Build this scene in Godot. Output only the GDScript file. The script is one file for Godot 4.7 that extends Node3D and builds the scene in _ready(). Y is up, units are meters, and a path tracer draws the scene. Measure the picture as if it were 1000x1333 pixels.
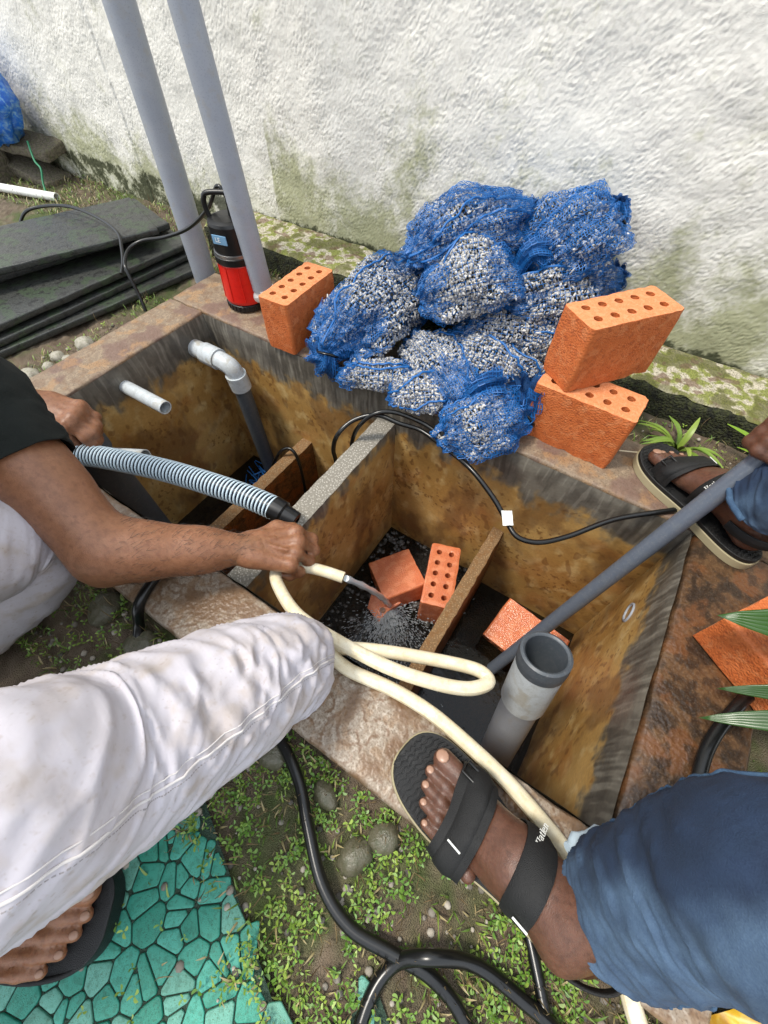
extends Node3D
# A concrete tank being cleaned out beside a roughcast wall. y is up, the tank rim is y = 0, the wall runs along x.

class MB:
	var v := PackedVector3Array()
	var n := PackedVector3Array()
	var uv := PackedVector2Array()
	var c := PackedColorArray()
	var i := PackedInt32Array()
	func p(a: Vector3, t := Vector2.ZERO, col := Color.WHITE) -> int:
		v.push_back(a); uv.push_back(t); c.push_back(col)
		return v.size() - 1
	func tri(a: int, b: int, d: int) -> void:      # counter-clockwise from outside; stored clockwise
		i.push_back(a); i.push_back(d); i.push_back(b)
	func quad(a: int, b: int, d: int, e: int) -> void:
		tri(a, b, d); tri(a, d, e)
	func smooth() -> void:
		n = PackedVector3Array(); n.resize(v.size())
		for k in range(0, i.size(), 3):
			var a := i[k]; var b := i[k + 1]; var d := i[k + 2]
			var f := (v[d] - v[a]).cross(v[b] - v[a])
			n[a] += f; n[b] += f; n[d] += f
		for k in n.size(): n[k] = n[k].normalized()
	func flat() -> void:
		var v2 := PackedVector3Array(); var u2 := PackedVector2Array(); var c2 := PackedColorArray(); var i2 := PackedInt32Array()
		n = PackedVector3Array()
		for k in range(0, i.size(), 3):
			var f := (v[i[k + 2]] - v[i[k]]).cross(v[i[k + 1]] - v[i[k]]).normalized()
			for j in 3:
				v2.push_back(v[i[k + j]]); u2.push_back(uv[i[k + j]]); c2.push_back(c[i[k + j]]); n.push_back(f); i2.push_back(k + j)
		v = v2; uv = u2; c = c2; i = i2
	func add_to(m: ArrayMesh, mat: Material) -> ArrayMesh:
		if i.is_empty(): return m
		if n.size() != v.size(): smooth()
		var a := []
		a.resize(Mesh.ARRAY_MAX)
		a[Mesh.ARRAY_VERTEX] = v; a[Mesh.ARRAY_NORMAL] = n; a[Mesh.ARRAY_TEX_UV] = uv; a[Mesh.ARRAY_COLOR] = c; a[Mesh.ARRAY_INDEX] = i
		m.add_surface_from_arrays(Mesh.PRIMITIVE_TRIANGLES, a)
		m.surface_set_material(m.get_surface_count() - 1, mat)
		return m
	func mesh(mat: Material) -> ArrayMesh:
		return add_to(ArrayMesh.new(), mat)

var M := {}
var names := {}
var noise := FastNoiseLite.new()

func V(x: float, y: float, z: float) -> Vector3: return Vector3(x, y, z)

func _ready() -> void:
	# ---- camera
	var cam := Camera3D.new()
	cam.name = "camera"
	cam.transform = Transform3D(Basis(V(0.836, 0.009, -0.548), V(-0.457, 0.565, -0.687), V(0.303, 0.825, 0.477)).orthonormalized(), V(0, 0.72, 0))
	cam.fov = 100.4
	cam.near = 0.02
	cam.far = 200.0
	add_child(cam)
	cam.current = true
	# ---- sky, sun, exposure
	var env := Environment.new()
	env.background_mode = Environment.BG_SKY
	var sm := ProceduralSkyMaterial.new()
	sm.sky_top_color = Color(0.80, 0.83, 0.87)
	sm.sky_horizon_color = Color(0.86, 0.87, 0.88)
	sm.sky_curve = 0.15
	sm.ground_bottom_color = Color(0.3, 0.3, 0.27)
	sm.ground_horizon_color = Color(0.5, 0.5, 0.47)
	sm.sun_angle_max = 1.0
	var sky := Sky.new()
	sky.sky_material = sm
	env.sky = sky
	env.background_energy_multiplier = 1.5
	env.tonemap_mode = Environment.TONE_MAPPER_LINEAR
	env.tonemap_exposure = 1.62
	env.sdfgi_enabled = true
	env.ssao_enabled = true
	env.ssil_enabled = true
	var we := WorldEnvironment.new()
	we.name = "world_environment"
	we.environment = env
	add_child(we)
	var sun := DirectionalLight3D.new()
	sun.name = "sun"
	sun.light_energy = 0.72
	sun.light_angular_distance = 12.0
	sun.light_color = Color(1.0, 0.975, 0.93)
	sun.shadow_enabled = true
	add_child(sun)
	sun.look_at_from_position(V(-0.36, 1.0, 0.30) * 5.0, Vector3.ZERO, Vector3.FORWARD)
	noise.noise_type = FastNoiseLite.TYPE_SIMPLEX_SMOOTH
	noise.seed = 7
	noise.fractal_octaves = 3
	noise.frequency = 1.0
	make_materials()
	build_wall()
	build_ground()
	build_tank()
	build_pipes()
	build_bricks()
	build_bags()
	build_pump()
	build_boards()
	build_hoses()
	build_mat_and_stones()
	build_plants()
	build_crouching_person()
	build_jeans_person()
	build_ground_cover()

# ---------------------------------------------------------------- things, parts
func numbered(called: String) -> String:
	var k: int = names.get(called, 0)
	names[called] = k + 1
	return called if k == 0 else "%s_%03d" % [called, k]

func thing(called: String, label: String, category: String, at := Vector3.ZERO, turn := 0.0, group := "") -> Node3D:
	var o := Node3D.new()
	o.name = numbered(called)
	add_child(o)
	o.position = at
	o.rotation.y = turn
	o.set_meta("label", label); o.set_meta("category", category)
	if group: o.set_meta("group", group)
	return o

func part(called: String, mesh: Mesh, parent: Node, label := "") -> MeshInstance3D:
	var o := MeshInstance3D.new()
	o.name = called
	o.mesh = mesh
	parent.add_child(o, true)
	if label: o.set_meta("label", label)
	return o

func single(called: String, mesh: Mesh, label: String, category: String, group := "", at := Vector3.ZERO) -> MeshInstance3D:
	var o := MeshInstance3D.new()
	o.name = numbered(called)
	o.mesh = mesh
	add_child(o)
	o.position = at
	o.set_meta("label", label); o.set_meta("category", category)
	if group: o.set_meta("group", group)
	return o

func structure(called: String, mesh: Mesh, label := "") -> MeshInstance3D:
	var o := MeshInstance3D.new()
	o.name = numbered(called)
	o.mesh = mesh
	add_child(o)
	o.set_meta("kind", "structure")
	if label: o.set_meta("label", label)
	return o

func scatter(called: String, mesh: Mesh, xf: Array, cols: PackedColorArray, parent: Node = null, label := "", category := "") -> MultiMeshInstance3D:
	var mm := MultiMesh.new()
	mm.transform_format = MultiMesh.TRANSFORM_3D
	mm.use_colors = true
	mm.mesh = mesh
	mm.instance_count = xf.size()
	for k in xf.size():
		mm.set_instance_transform(k, xf[k])
		mm.set_instance_color(k, cols[k] if k < cols.size() else Color.WHITE)
	var o := MultiMeshInstance3D.new()
	o.multimesh = mm
	o.set_meta("kind", "stuff")
	if parent == null:
		o.name = numbered(called)
		add_child(o)
		o.set_meta("label", label); o.set_meta("category", category)
	else:
		o.name = called
		parent.add_child(o, true)
	return o

# ---------------------------------------------------------------- shapes
func smooth_path(pts: Array, sub := 6) -> PackedVector3Array:
	var out := PackedVector3Array()
	for k in pts.size() - 1:
		var a: Vector3 = pts[max(k - 1, 0)]; var b: Vector3 = pts[k]; var c: Vector3 = pts[k + 1]; var d: Vector3 = pts[min(k + 2, pts.size() - 1)]
		for j in sub:
			var t := float(j) / sub
			out.push_back(0.5 * ((2.0 * b) + (c - a) * t + (2.0 * a - 5.0 * b + 4.0 * c - d) * t * t + (3.0 * b - a - 3.0 * c + d) * t * t * t))
	out.push_back(pts[pts.size() - 1])
	return out

func frames(path: PackedVector3Array, up := Vector3.UP) -> Array:   # [tangent, side, normal] along a path, carried without twist
	var out := []
	var side := Vector3.ZERO
	for k in path.size():
		var t := (path[min(k + 1, path.size() - 1)] - path[max(k - 1, 0)]).normalized()
		if k == 0:
			side = t.cross(up)
			if side.length() < 0.01: side = t.cross(Vector3.RIGHT)
			side = side.normalized()
		else:
			side = (side - t * side.dot(t)).normalized()
		out.push_back([t, side, side.cross(t).normalized()])
	return out

func tube(mb: MB, path: PackedVector3Array, r, sides := 10, caps := true, squash := 1.0, col := Color.WHITE, vscale := 1.0) -> void:
	var fr := frames(path)
	var start := mb.v.size()
	var run := 0.0
	for k in path.size():
		var rr: float = r if r is float else r[min(k, r.size() - 1)]
		if k > 0: run += path[k].distance_to(path[k - 1])
		for j in sides + 1:
			var a := TAU * j / sides
			mb.p(path[k] + (fr[k][1] as Vector3) * cos(a) * rr + (fr[k][2] as Vector3) * sin(a) * rr * squash, Vector2(float(j) / sides, run * vscale), col)
	for k in path.size() - 1:
		for j in sides:
			var a := start + k * (sides + 1) + j
			mb.quad(a, a + 1, a + sides + 2, a + sides + 1)
	if caps:
		for e in 2:
			var k := 0 if e == 0 else path.size() - 1
			var m := mb.p(path[k], Vector2(0.5, 0.5), col)
			var ring := []
			for j in sides: ring.push_back(mb.p(mb.v[start + k * (sides + 1) + j], Vector2.ZERO, col))
			for j in sides:
				if e == 0: mb.tri(m, ring[(j + 1) % sides], ring[j])
				else: mb.tri(m, ring[j], ring[(j + 1) % sides])

# profile: array of Vector2(radius, height) swept round the y axis of xf
func lathe(mb: MB, profile: Array, xf: Transform3D, sides := 28, col := Color.WHITE) -> void:
	var start := mb.v.size()
	for k in profile.size():
		for j in sides + 1:
			var a := TAU * j / sides
			mb.p(xf * V(cos(a) * profile[k].x, profile[k].y, sin(a) * profile[k].x), Vector2(float(j) / sides, profile[k].y), col)
	for k in profile.size() - 1:
		for j in sides:
			var a := start + k * (sides + 1) + j
			mb.quad(a, a + sides + 1, a + sides + 2, a + 1)

func crisp(profile: Array) -> Array:       # doubles the corners of a profile so that they stay sharp
	var out := []
	for k in profile.size() - 1:
		var d: Vector2 = (profile[k + 1] - profile[k])
		out.push_back(profile[k] + d * 0.02); out.push_back(profile[k] + d * 0.98)
	out.push_front(profile[0]); out.push_back(profile[profile.size() - 1])
	return out

func along(a: Vector3, b: Vector3) -> Transform3D:     # local y runs from a to b
	var y := (b - a).normalized()
	var x := y.cross(Vector3.FORWARD)
	if x.length() < 0.05: x = y.cross(Vector3.RIGHT)
	x = x.normalized()
	return Transform3D(Basis(x, y, x.cross(y)), a)

# a hollow pipe from a to b
func pipe(mb: MB, a: Vector3, b: Vector3, r: float, wall := 0.003, sides := 28) -> void:
	var h := a.distance_to(b)
	var e := 0.0008
	lathe(mb, [Vector2(r - wall, 0.0), Vector2(r - e, 0.0), Vector2(r - e, 0.0), Vector2(r, e), Vector2(r, e), Vector2(r, h - e), Vector2(r, h - e), Vector2(r - e, h), Vector2(r - e, h), Vector2(r - wall + e, h), Vector2(r - wall + e, h), Vector2(r - wall, h - e), Vector2(r - wall, h - e), Vector2(r - wall, 0.0)], along(a, b), sides)

# a box with worn, slightly uneven faces: half extents e, chamfer ch, cells of about s, roughness of amp metres
func worn_box(mb: MB, xf: Transform3D, e: Vector3, s: float, amp: float, ch: float, freq := 25.0, col := Color.WHITE, skip := []) -> void:
	for f in 6:
		if f in skip: continue
		var ax := f / 2
		var sg := 1.0 if f % 2 == 0 else -1.0
		var ua := (ax + 1) % 3
		var va := (ax + 2) % 3
		var nu: int = max(2, int(2.0 * e[ua] / s)) + 2
		var nv: int = max(2, int(2.0 * e[va] / s)) + 2
		var start := mb.v.size()
		for a in nu + 1:
			for b in nv + 1:
				var q := Vector3.ZERO
				var fu := -e[ua] if a == 0 else (e[ua] if a == nu else lerpf(-e[ua] + ch, e[ua] - ch, float(a - 1) / (nu - 2)))
				var fv := -e[va] if b == 0 else (e[va] if b == nu + 99 or b == nv else lerpf(-e[va] + ch, e[va] - ch, float(b - 1) / (nv - 2)))
				q[ua] = fu; q[va] = fv; q[ax] = sg * e[ax]
				var ed := int(a == 0 or a == nu) + int(b == 0 or b == nv)
				if ed > 0:                                   # pull the rim of each face in: a chamfer half from each side
					q[ax] -= sg * ch * 0.45
					if a == 0 or a == nu: q[ua] -= signf(q[ua]) * ch * 0.45
					if b == 0 or b == nv: q[va] -= signf(q[va]) * ch * 0.45
				var w: Vector3 = xf * q
				var d := V(noise.get_noise_3dv(w * freq), noise.get_noise_3dv(w * freq + V(31, 7, 2)), noise.get_noise_3dv(w * freq + V(3, 57, 12)))
				var k := 2.2 if ed > 0 else 1.0
				mb.p(w + d * amp * k, Vector2(fu, fv), col)
		for a in nu:
			for b in nv:
				var k := start + a * (nv + 1) + b
				if sg > 0.0: mb.quad(k, k + nv + 1, k + nv + 2, k + 1)
				else: mb.quad(k, k + 1, k + nv + 2, k + nv + 1)

func lump(mb: MB, xf: Transform3D, rad: Vector3, amp: float, seed_: float, nu := 16, nv := 10, freq := 1.6, col := Color.WHITE) -> void:
	var start := mb.v.size()
	for a in nv + 1:
		var th := PI * a / nv
		for b in nu + 1:
			var ph := TAU * (b % nu) / nu
			var d := V(sin(th) * cos(ph), cos(th), sin(th) * sin(ph))
			var k := 1.0 + amp * noise.get_noise_3dv(d * freq + V(seed_, seed_ * 2.3, -seed_))
			mb.p(xf * (d * k * rad), Vector2(float(b) / nu, float(a) / nv), col)
	for a in nv:
		for b in nu:
			var k := start + a * (nu + 1) + b
			mb.quad(k, k + 1, k + nu + 2, k + nu + 1)

# ---------------------------------------------------------------- bodies: tapered capsules joined by a smooth minimum, meshed as surface nets
class Body:
	var bones := []                 # [a, ra, b, rb]
	var k := 0.012
	func bone(a: Vector3, ra: float, b: Vector3, rb: float) -> void:
		bones.push_back([a, ra, b, rb])
	func one(q: Vector3, bn: Array) -> float:
		var a: Vector3 = bn[0]
		var ba: Vector3 = bn[2] - a
		var h := clampf((q - a).dot(ba) / maxf(ba.length_squared(), 1e-9), 0.0, 1.0)
		return (q - a - ba * h).length() - lerpf(bn[1], bn[3], h)
	func dist(q: Vector3) -> float:
		var s := 0.0
		for bn in bones: s += exp(-clampf(one(q, bn) / k, -30.0, 30.0))
		return -k * log(maxf(s, 1e-12))
	func net(mb: MB, cell: float, col: Color, from := 0, to := -1) -> void:
		var use := bones.slice(from, to if to >= 0 else bones.size())
		var lo := V3(1e9); var hi := V3(-1e9)
		var pad := cell * 2.0 + k * 1.2
		for bn in use:
			for e in 2:
				var c: Vector3 = bn[e * 2]
				lo = lo.min(c - V3(bn[e * 2 + 1] + pad)); hi = hi.max(c + V3(bn[e * 2 + 1] + pad))
		var nx := int((hi.x - lo.x) / cell) + 2
		var ny := int((hi.y - lo.y) / cell) + 2
		var nz := int((hi.z - lo.z) / cell) + 2
		var f := PackedFloat32Array()
		f.resize(nx * ny * nz)
		var reach := k * 5.0 + cell * 2.0
		for bn in use:
			var a: Vector3 = bn[0]; var b: Vector3 = bn[2]
			var ba := b - a
			var il := 1.0 / maxf(ba.length_squared(), 1e-9)
			var ra: float = bn[1]; var dr: float = bn[3] - ra
			var rm: float = maxf(bn[1], bn[3]) + reach
			var l := ((a.min(b) - V3(rm) - lo) / cell).floor().max(V3(0.0))
			var h := ((a.max(b) + V3(rm) - lo) / cell).ceil().min(Vector3(nx - 1, ny - 1, nz - 1))
			for x in range(int(l.x), int(h.x) + 1):
				for y in range(int(l.y), int(h.y) + 1):
					var at := (x * ny + y) * nz
					for z in range(int(l.z), int(h.z) + 1):
						var q := lo + Vector3(x, y, z) * cell - a
						var t := clampf(q.dot(ba) * il, 0.0, 1.0)
						var d := (q - ba * t).length() - ra - dr * t
						if d < reach: f[at + z] += exp(-maxf(d / k, -25.0))
		# inside where the sum is over 1
		var id := {}
		var corner := [0, 1, nz, nz + 1, ny * nz, ny * nz + 1, ny * nz + nz, ny * nz + nz + 1]
		var off := [Vector3(0, 0, 0), Vector3(0, 0, 1), Vector3(0, 1, 0), Vector3(0, 1, 1), Vector3(1, 0, 0), Vector3(1, 0, 1), Vector3(1, 1, 0), Vector3(1, 1, 1)]
		var edges := [[0, 1], [0, 2], [0, 4], [1, 3], [1, 5], [2, 3], [2, 6], [3, 7], [4, 5], [4, 6], [5, 7], [6, 7]]
		for x in nx - 1:
			for y in ny - 1:
				var at := (x * ny + y) * nz
				for z in nz - 1:
					var c0 := f[at + z] > 1.0
					var same := true
					for j in range(1, 8):
						if (f[at + z + corner[j]] > 1.0) != c0:
							same = false
							break
					if same: continue
					var s := Vector3.ZERO
					var cnt := 0
					for e in edges:
						var fa := f[at + z + corner[e[0]]]; var fb := f[at + z + corner[e[1]]]
						if (fa > 1.0) != (fb > 1.0):
							var la := log(maxf(fa, 1e-6)); var lb := log(maxf(fb, 1e-6))
							s += (off[e[0]] as Vector3).lerp(off[e[1]], la / (la - lb))
							cnt += 1
					id[at + z] = mb.p(lo + (Vector3(x, y, z) + s / cnt) * cell, Vector2.ZERO, col)
		var step := [ny * nz, nz, 1]
		for key in id.keys():
			var at: int = key
			for ax in 3:
				var inside := f[at] > 1.0
				if (f[at + step[ax]] > 1.0) == inside: continue
				var s1: int = step[(ax + 1) % 3]; var s2: int = step[(ax + 2) % 3]
				if not (id.has(at - s1) and id.has(at - s2) and id.has(at - s1 - s2)): continue
				if inside: mb.quad(id[at - s1 - s2], id[at - s2], id[at], id[at - s1])
				else: mb.quad(id[at - s1 - s2], id[at - s1], id[at], id[at - s2])
	func V3(a: float) -> Vector3: return Vector3(a, a, a)

# ---------------------------------------------------------------- materials
func noise_bytes(size: int, freq: float, seed_: int, oct := 4, kind := 0) -> PackedByteArray:
	var f := FastNoiseLite.new()
	f.seed = seed_
	f.frequency = freq / size
	f.fractal_octaves = oct
	if kind == 1:
		f.noise_type = FastNoiseLite.TYPE_CELLULAR
		f.fractal_type = FastNoiseLite.FRACTAL_NONE
	elif kind == 2:
		f.fractal_type = FastNoiseLite.FRACTAL_RIDGED
	var im := f.get_seamless_image(size, size)
	im.convert(Image.FORMAT_L8)
	return im.get_data()

# a square colour texture: layers of [noise bytes, from, to, colour, strength] painted over a base colour
func painted(size: int, base: Color, layers: Array) -> ImageTexture:
	var out := PackedByteArray()
	out.resize(size * size * 3)
	var b := [base.r8, base.g8, base.b8]
	for k in size * size:
		out[k * 3] = b[0]; out[k * 3 + 1] = b[1]; out[k * 3 + 2] = b[2]
	for l in layers:
		var nb: PackedByteArray = l[0]
		var col: Color = l[3]
		var lut := PackedFloat32Array()
		for q in 256: lut.push_back(smoothstep(l[1], l[2], q / 255.0) * l[4])
		var r := col.r * 255.0; var g := col.g * 255.0; var bb := col.b * 255.0
		for k in size * size:
			var w := lut[nb[k]]
			if w > 0.004:
				out[k * 3] = int(lerpf(out[k * 3], r, w)); out[k * 3 + 1] = int(lerpf(out[k * 3 + 1], g, w)); out[k * 3 + 2] = int(lerpf(out[k * 3 + 2], bb, w))
	var im := Image.create_from_data(size, size, false, Image.FORMAT_RGB8, out)
	return ImageTexture.create_from_image(im)

func grey(size: int, bytes: PackedByteArray) -> ImageTexture:
	return ImageTexture.create_from_image(Image.create_from_data(size, size, false, Image.FORMAT_L8, bytes))

func flat_mat(col: Color, rough := 0.7, spec := 0.5) -> StandardMaterial3D:
	var m := StandardMaterial3D.new()
	m.albedo_color = col
	m.roughness = rough
	m.metallic_specular = spec
	return m

func tri_mat(tex: Texture2D, metres: float, rough: float, bump: Texture2D = null, cm := 0.0, world := true) -> StandardMaterial3D:
	var m := StandardMaterial3D.new()
	m.albedo_texture = tex
	m.roughness = rough
	m.uv1_triplanar = true
	m.uv1_world_triplanar = world
	m.uv1_scale = Vector3.ONE / metres
	if bump:
		m.heightmap_enabled = true
		m.heightmap_texture = bump
		m.heightmap_scale = cm
	return m

func make_materials() -> void:
	var S := 512
	var n_a := noise_bytes(S, 5.0, 1)
	var n_b := noise_bytes(S, 14.0, 2)
	var n_c := noise_bytes(S, 45.0, 3)
	var n_d := noise_bytes(S, 130.0, 4, 2)
	var n_r := noise_bytes(S, 12.0, 5, 4, 2)
	var n_cell := noise_bytes(S, 40.0, 6, 1, 1)
	var n_e := noise_bytes(S, 8.0, 9)
	var b_fine := grey(S, n_d)
	var b_mid := grey(S, n_c)
	var b_crack := grey(S, n_r)
	M.b_fine = b_fine
	M.b_mid = b_mid
	# wall plaster: colour per vertex, fine sandy relief on top of the real lumps
	var w := StandardMaterial3D.new()
	w.vertex_color_use_as_albedo = true
	w.roughness = 0.95
	w.metallic_specular = 0.2
	w.uv1_triplanar = true; w.uv1_world_triplanar = true; w.uv1_scale = Vector3.ONE / 0.18
	w.heightmap_enabled = true; w.heightmap_texture = b_fine; w.heightmap_scale = 0.12
	M.wall = w
	# anything coloured per vertex
	var vc := StandardMaterial3D.new()
	vc.vertex_color_use_as_albedo = true
	vc.roughness = 0.85
	vc.uv1_triplanar = true; vc.uv1_world_triplanar = true; vc.uv1_scale = Vector3.ONE / 0.12
	vc.heightmap_enabled = true; vc.heightmap_texture = b_mid; vc.heightmap_scale = 0.5
	M.soil = vc
	# ledge: sun-bleached concrete with yellow-green moss
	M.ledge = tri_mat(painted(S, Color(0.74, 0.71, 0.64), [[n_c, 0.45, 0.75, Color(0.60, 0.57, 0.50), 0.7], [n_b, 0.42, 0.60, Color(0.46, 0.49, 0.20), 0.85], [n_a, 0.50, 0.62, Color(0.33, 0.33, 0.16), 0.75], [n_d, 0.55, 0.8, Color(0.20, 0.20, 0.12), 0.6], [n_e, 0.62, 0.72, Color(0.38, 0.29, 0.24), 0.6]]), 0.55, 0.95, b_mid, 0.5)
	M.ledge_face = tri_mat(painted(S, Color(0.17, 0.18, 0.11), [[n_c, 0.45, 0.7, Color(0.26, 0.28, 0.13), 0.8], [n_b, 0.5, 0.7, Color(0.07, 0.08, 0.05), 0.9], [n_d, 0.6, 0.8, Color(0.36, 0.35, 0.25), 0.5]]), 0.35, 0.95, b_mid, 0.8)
	# rim tops: the same concrete under different stains
	M.rim = tri_mat(painted(S, Color(0.50, 0.435, 0.36), [[n_c, 0.45, 0.8, Color(0.60, 0.53, 0.44), 0.7], [n_b, 0.44, 0.72, Color(0.45, 0.36, 0.28), 0.65], [n_a, 0.48, 0.72, Color(0.40, 0.30, 0.27), 0.65], [n_e, 0.56, 0.76, Color(0.62, 0.47, 0.31), 0.55], [n_d, 0.6, 0.85, Color(0.27, 0.22, 0.18), 0.55]]), 0.62, 0.6, b_mid, 0.12)
	M.rim_front = tri_mat(painted(S, Color(0.55, 0.495, 0.43), [[n_c, 0.45, 0.8, Color(0.68, 0.64, 0.59), 0.7], [n_r, 0.66, 0.84, Color(0.40, 0.29, 0.20), 0.7], [n_b, 0.46, 0.74, Color(0.50, 0.39, 0.28), 0.65], [n_a, 0.47, 0.72, Color(0.41, 0.30, 0.20), 0.75], [n_d, 0.55, 0.85, Color(0.36, 0.28, 0.21), 0.65]]), 0.5, 0.42, b_mid, 0.14)
	M.rim_right = tri_mat(painted(S, Color(0.33, 0.24, 0.16), [[n_c, 0.45, 0.75, Color(0.41, 0.31, 0.21), 0.7], [n_e, 0.46, 0.72, Color(0.15, 0.12, 0.095), 0.7], [n_a, 0.5, 0.70, Color(0.44, 0.27, 0.15), 0.6], [n_b, 0.5, 0.75, Color(0.17, 0.13, 0.10), 0.6], [n_d, 0.62, 0.85, Color(0.52, 0.43, 0.34), 0.45]]), 0.5, 0.36, b_mid, 0.16)
	M.grit = tri_mat(painted(S, Color(0.75, 0.73, 0.69), [[n_c, 0.4, 0.7, Color(0.86, 0.84, 0.81), 0.8], [n_cell, 0.0, 0.34, Color(0.42, 0.40, 0.36), 0.7], [n_d, 0.5, 0.75, Color(0.34, 0.32, 0.28), 0.7]]), 0.26, 0.9, b_mid, 0.12)
	M.grit_brown = tri_mat(painted(S, Color(0.66, 0.54, 0.38), [[n_c, 0.4, 0.75, Color(0.77, 0.66, 0.51), 0.8], [n_cell, 0.0, 0.34, Color(0.40, 0.29, 0.18), 0.6], [n_b, 0.5, 0.7, Color(0.52, 0.36, 0.20), 0.6], [n_d, 0.5, 0.78, Color(0.34, 0.24, 0.15), 0.6]]), 0.26, 0.85, b_fine, 0.2)
	# tank insides
	var st := StandardMaterial3D.new()
	st.albedo_texture = stain_texture(1024, 512, 11)
	st.roughness = 0.42
	st.heightmap_enabled = true; st.heightmap_texture = b_mid; st.heightmap_scale = 0.04
	M.stain = st
	var st2 := st.duplicate() as StandardMaterial3D
	st2.albedo_texture = stain_texture(1024, 512, 23)
	M.stain_b = st2
	M.brown_board = tri_mat(painted(S, Color(0.42, 0.27, 0.14), [[n_b, 0.45, 0.65, Color(0.28, 0.16, 0.07), 0.85], [n_a, 0.48, 0.65, Color(0.54, 0.30, 0.12), 0.7], [n_c, 0.6, 0.75, Color(0.14, 0.09, 0.05), 0.8]]), 0.35, 0.4, b_mid, 0.15)
	var wat := StandardMaterial3D.new()
	wat.albedo_color = Color(0.085, 0.07, 0.04)
	wat.metallic_specular = 0.35
	wat.roughness = 0.06
	wat.transparency = BaseMaterial3D.TRANSPARENCY_ALPHA
	wat.albedo_color.a = 0.82
	wat.uv1_triplanar = true; wat.uv1_world_triplanar = true; wat.uv1_scale = Vector3.ONE / 0.35
	wat.heightmap_enabled = true; wat.heightmap_texture = grey(S, n_b); wat.heightmap_scale = 0.03
	M.water = wat
	# fired clay
	var clay := painted(S, Color(0.76, 0.40, 0.19), [[n_c, 0.42, 0.75, Color(0.69, 0.345, 0.155), 0.7], [n_a, 0.45, 0.7, Color(0.80, 0.45, 0.24), 0.7], [n_b, 0.58, 0.78, Color(0.60, 0.29, 0.14), 0.55], [n_e, 0.58, 0.78, Color(0.82, 0.53, 0.35), 0.5], [n_d, 0.74, 0.92, Color(0.42, 0.20, 0.11), 0.5]])
	M.brick = tri_mat(clay, 0.22, 0.62, b_mid, 0.16, false)
	M.brick_wet = tri_mat(painted(S, Color(0.82, 0.47, 0.31), [[n_c, 0.42, 0.75, Color(0.75, 0.40, 0.25), 0.7], [n_a, 0.45, 0.7, Color(0.87, 0.56, 0.40), 0.7], [n_d, 0.66, 0.85, Color(0.46, 0.22, 0.13), 0.5]]), 0.22, 0.12, b_mid, 0.14, false)
	M.brick_face = tri_mat(painted(S, Color(0.85, 0.54, 0.35), [[n_c, 0.42, 0.75, Color(0.79, 0.47, 0.28), 0.8], [n_b, 0.5, 0.7, Color(0.88, 0.61, 0.44), 0.6], [n_d, 0.62, 0.85, Color(0.58, 0.31, 0.18), 0.6]]), 0.18, 0.8, b_fine, 0.12, false)
	# plastics
	var dust := painted(S, Color(0.57, 0.59, 0.625), [[n_a, 0.45, 0.7, Color(0.61, 0.625, 0.65), 0.6], [n_d, 0.7, 0.9, Color(0.40, 0.40, 0.41), 0.5], [n_b, 0.66, 0.8, Color(0.58, 0.57, 0.55), 0.5]])
	M.pvc = tri_mat(dust, 0.5, 0.42)
	M.pvc_light = tri_mat(painted(S, Color(0.72, 0.745, 0.76), [[n_b, 0.5, 0.7, Color(0.64, 0.66, 0.66), 0.6], [n_d, 0.7, 0.9, Color(0.42, 0.38, 0.32), 0.7], [n_a, 0.6, 0.75, Color(0.58, 0.53, 0.44), 0.5]]), 0.3, 0.38)
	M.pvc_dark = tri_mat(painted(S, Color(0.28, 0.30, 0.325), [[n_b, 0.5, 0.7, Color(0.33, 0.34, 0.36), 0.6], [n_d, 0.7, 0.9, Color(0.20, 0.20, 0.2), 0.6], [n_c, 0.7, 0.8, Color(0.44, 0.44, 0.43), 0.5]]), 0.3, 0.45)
	M.pvc_slim = tri_mat(painted(S, Color(0.34, 0.37, 0.415), [[n_b, 0.5, 0.7, Color(0.39, 0.41, 0.44), 0.6], [n_d, 0.7, 0.9, Color(0.24, 0.25, 0.26), 0.5], [n_c, 0.7, 0.8, Color(0.50, 0.50, 0.50), 0.5]]), 0.3, 0.35)
	M.pvc_inside = flat_mat(Color(0.80, 0.76, 0.66), 0.5)
	M.cream = tri_mat(painted(S, Color(0.86, 0.81, 0.69), [[n_a, 0.45, 0.7, Color(0.90, 0.87, 0.78), 0.7], [n_b, 0.56, 0.78, Color(0.78, 0.69, 0.53), 0.5], [n_d, 0.72, 0.9, Color(0.52, 0.44, 0.32), 0.6]]), 0.25, 0.35)
	M.rubber = tri_mat(painted(S, Color(0.055, 0.057, 0.06), [[n_b, 0.5, 0.7, Color(0.085, 0.085, 0.085), 0.7], [n_d, 0.72, 0.9, Color(0.22, 0.20, 0.17), 0.5]]), 0.2, 0.28)
	M.black = flat_mat(Color(0.05, 0.05, 0.053), 0.38)
	M.red = tri_mat(painted(S, Color(0.80, 0.10, 0.055), [[n_b, 0.5, 0.8, Color(0.74, 0.085, 0.045), 0.6], [n_d, 0.75, 0.9, Color(0.5, 0.12, 0.08), 0.5]]), 0.2, 0.35)
	var steel := flat_mat(Color(0.62, 0.62, 0.62), 0.3)
	steel.metallic = 0.9
	M.steel = steel
	M.white = flat_mat(Color(0.86, 0.86, 0.84), 0.5)
	M.plate = flat_mat(Color(0.42, 0.58, 0.70), 0.4)
	M.hose_blue = flat_mat(Color(0.045, 0.075, 0.14), 0.4)
	M.hose_white = flat_mat(Color(0.80, 0.87, 0.91), 0.4)
	var net := flat_mat(Color(0.075, 0.36, 0.62), 0.5)
	net.backlight = Color(0.05, 0.18, 0.36)
	M.net = net
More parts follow.
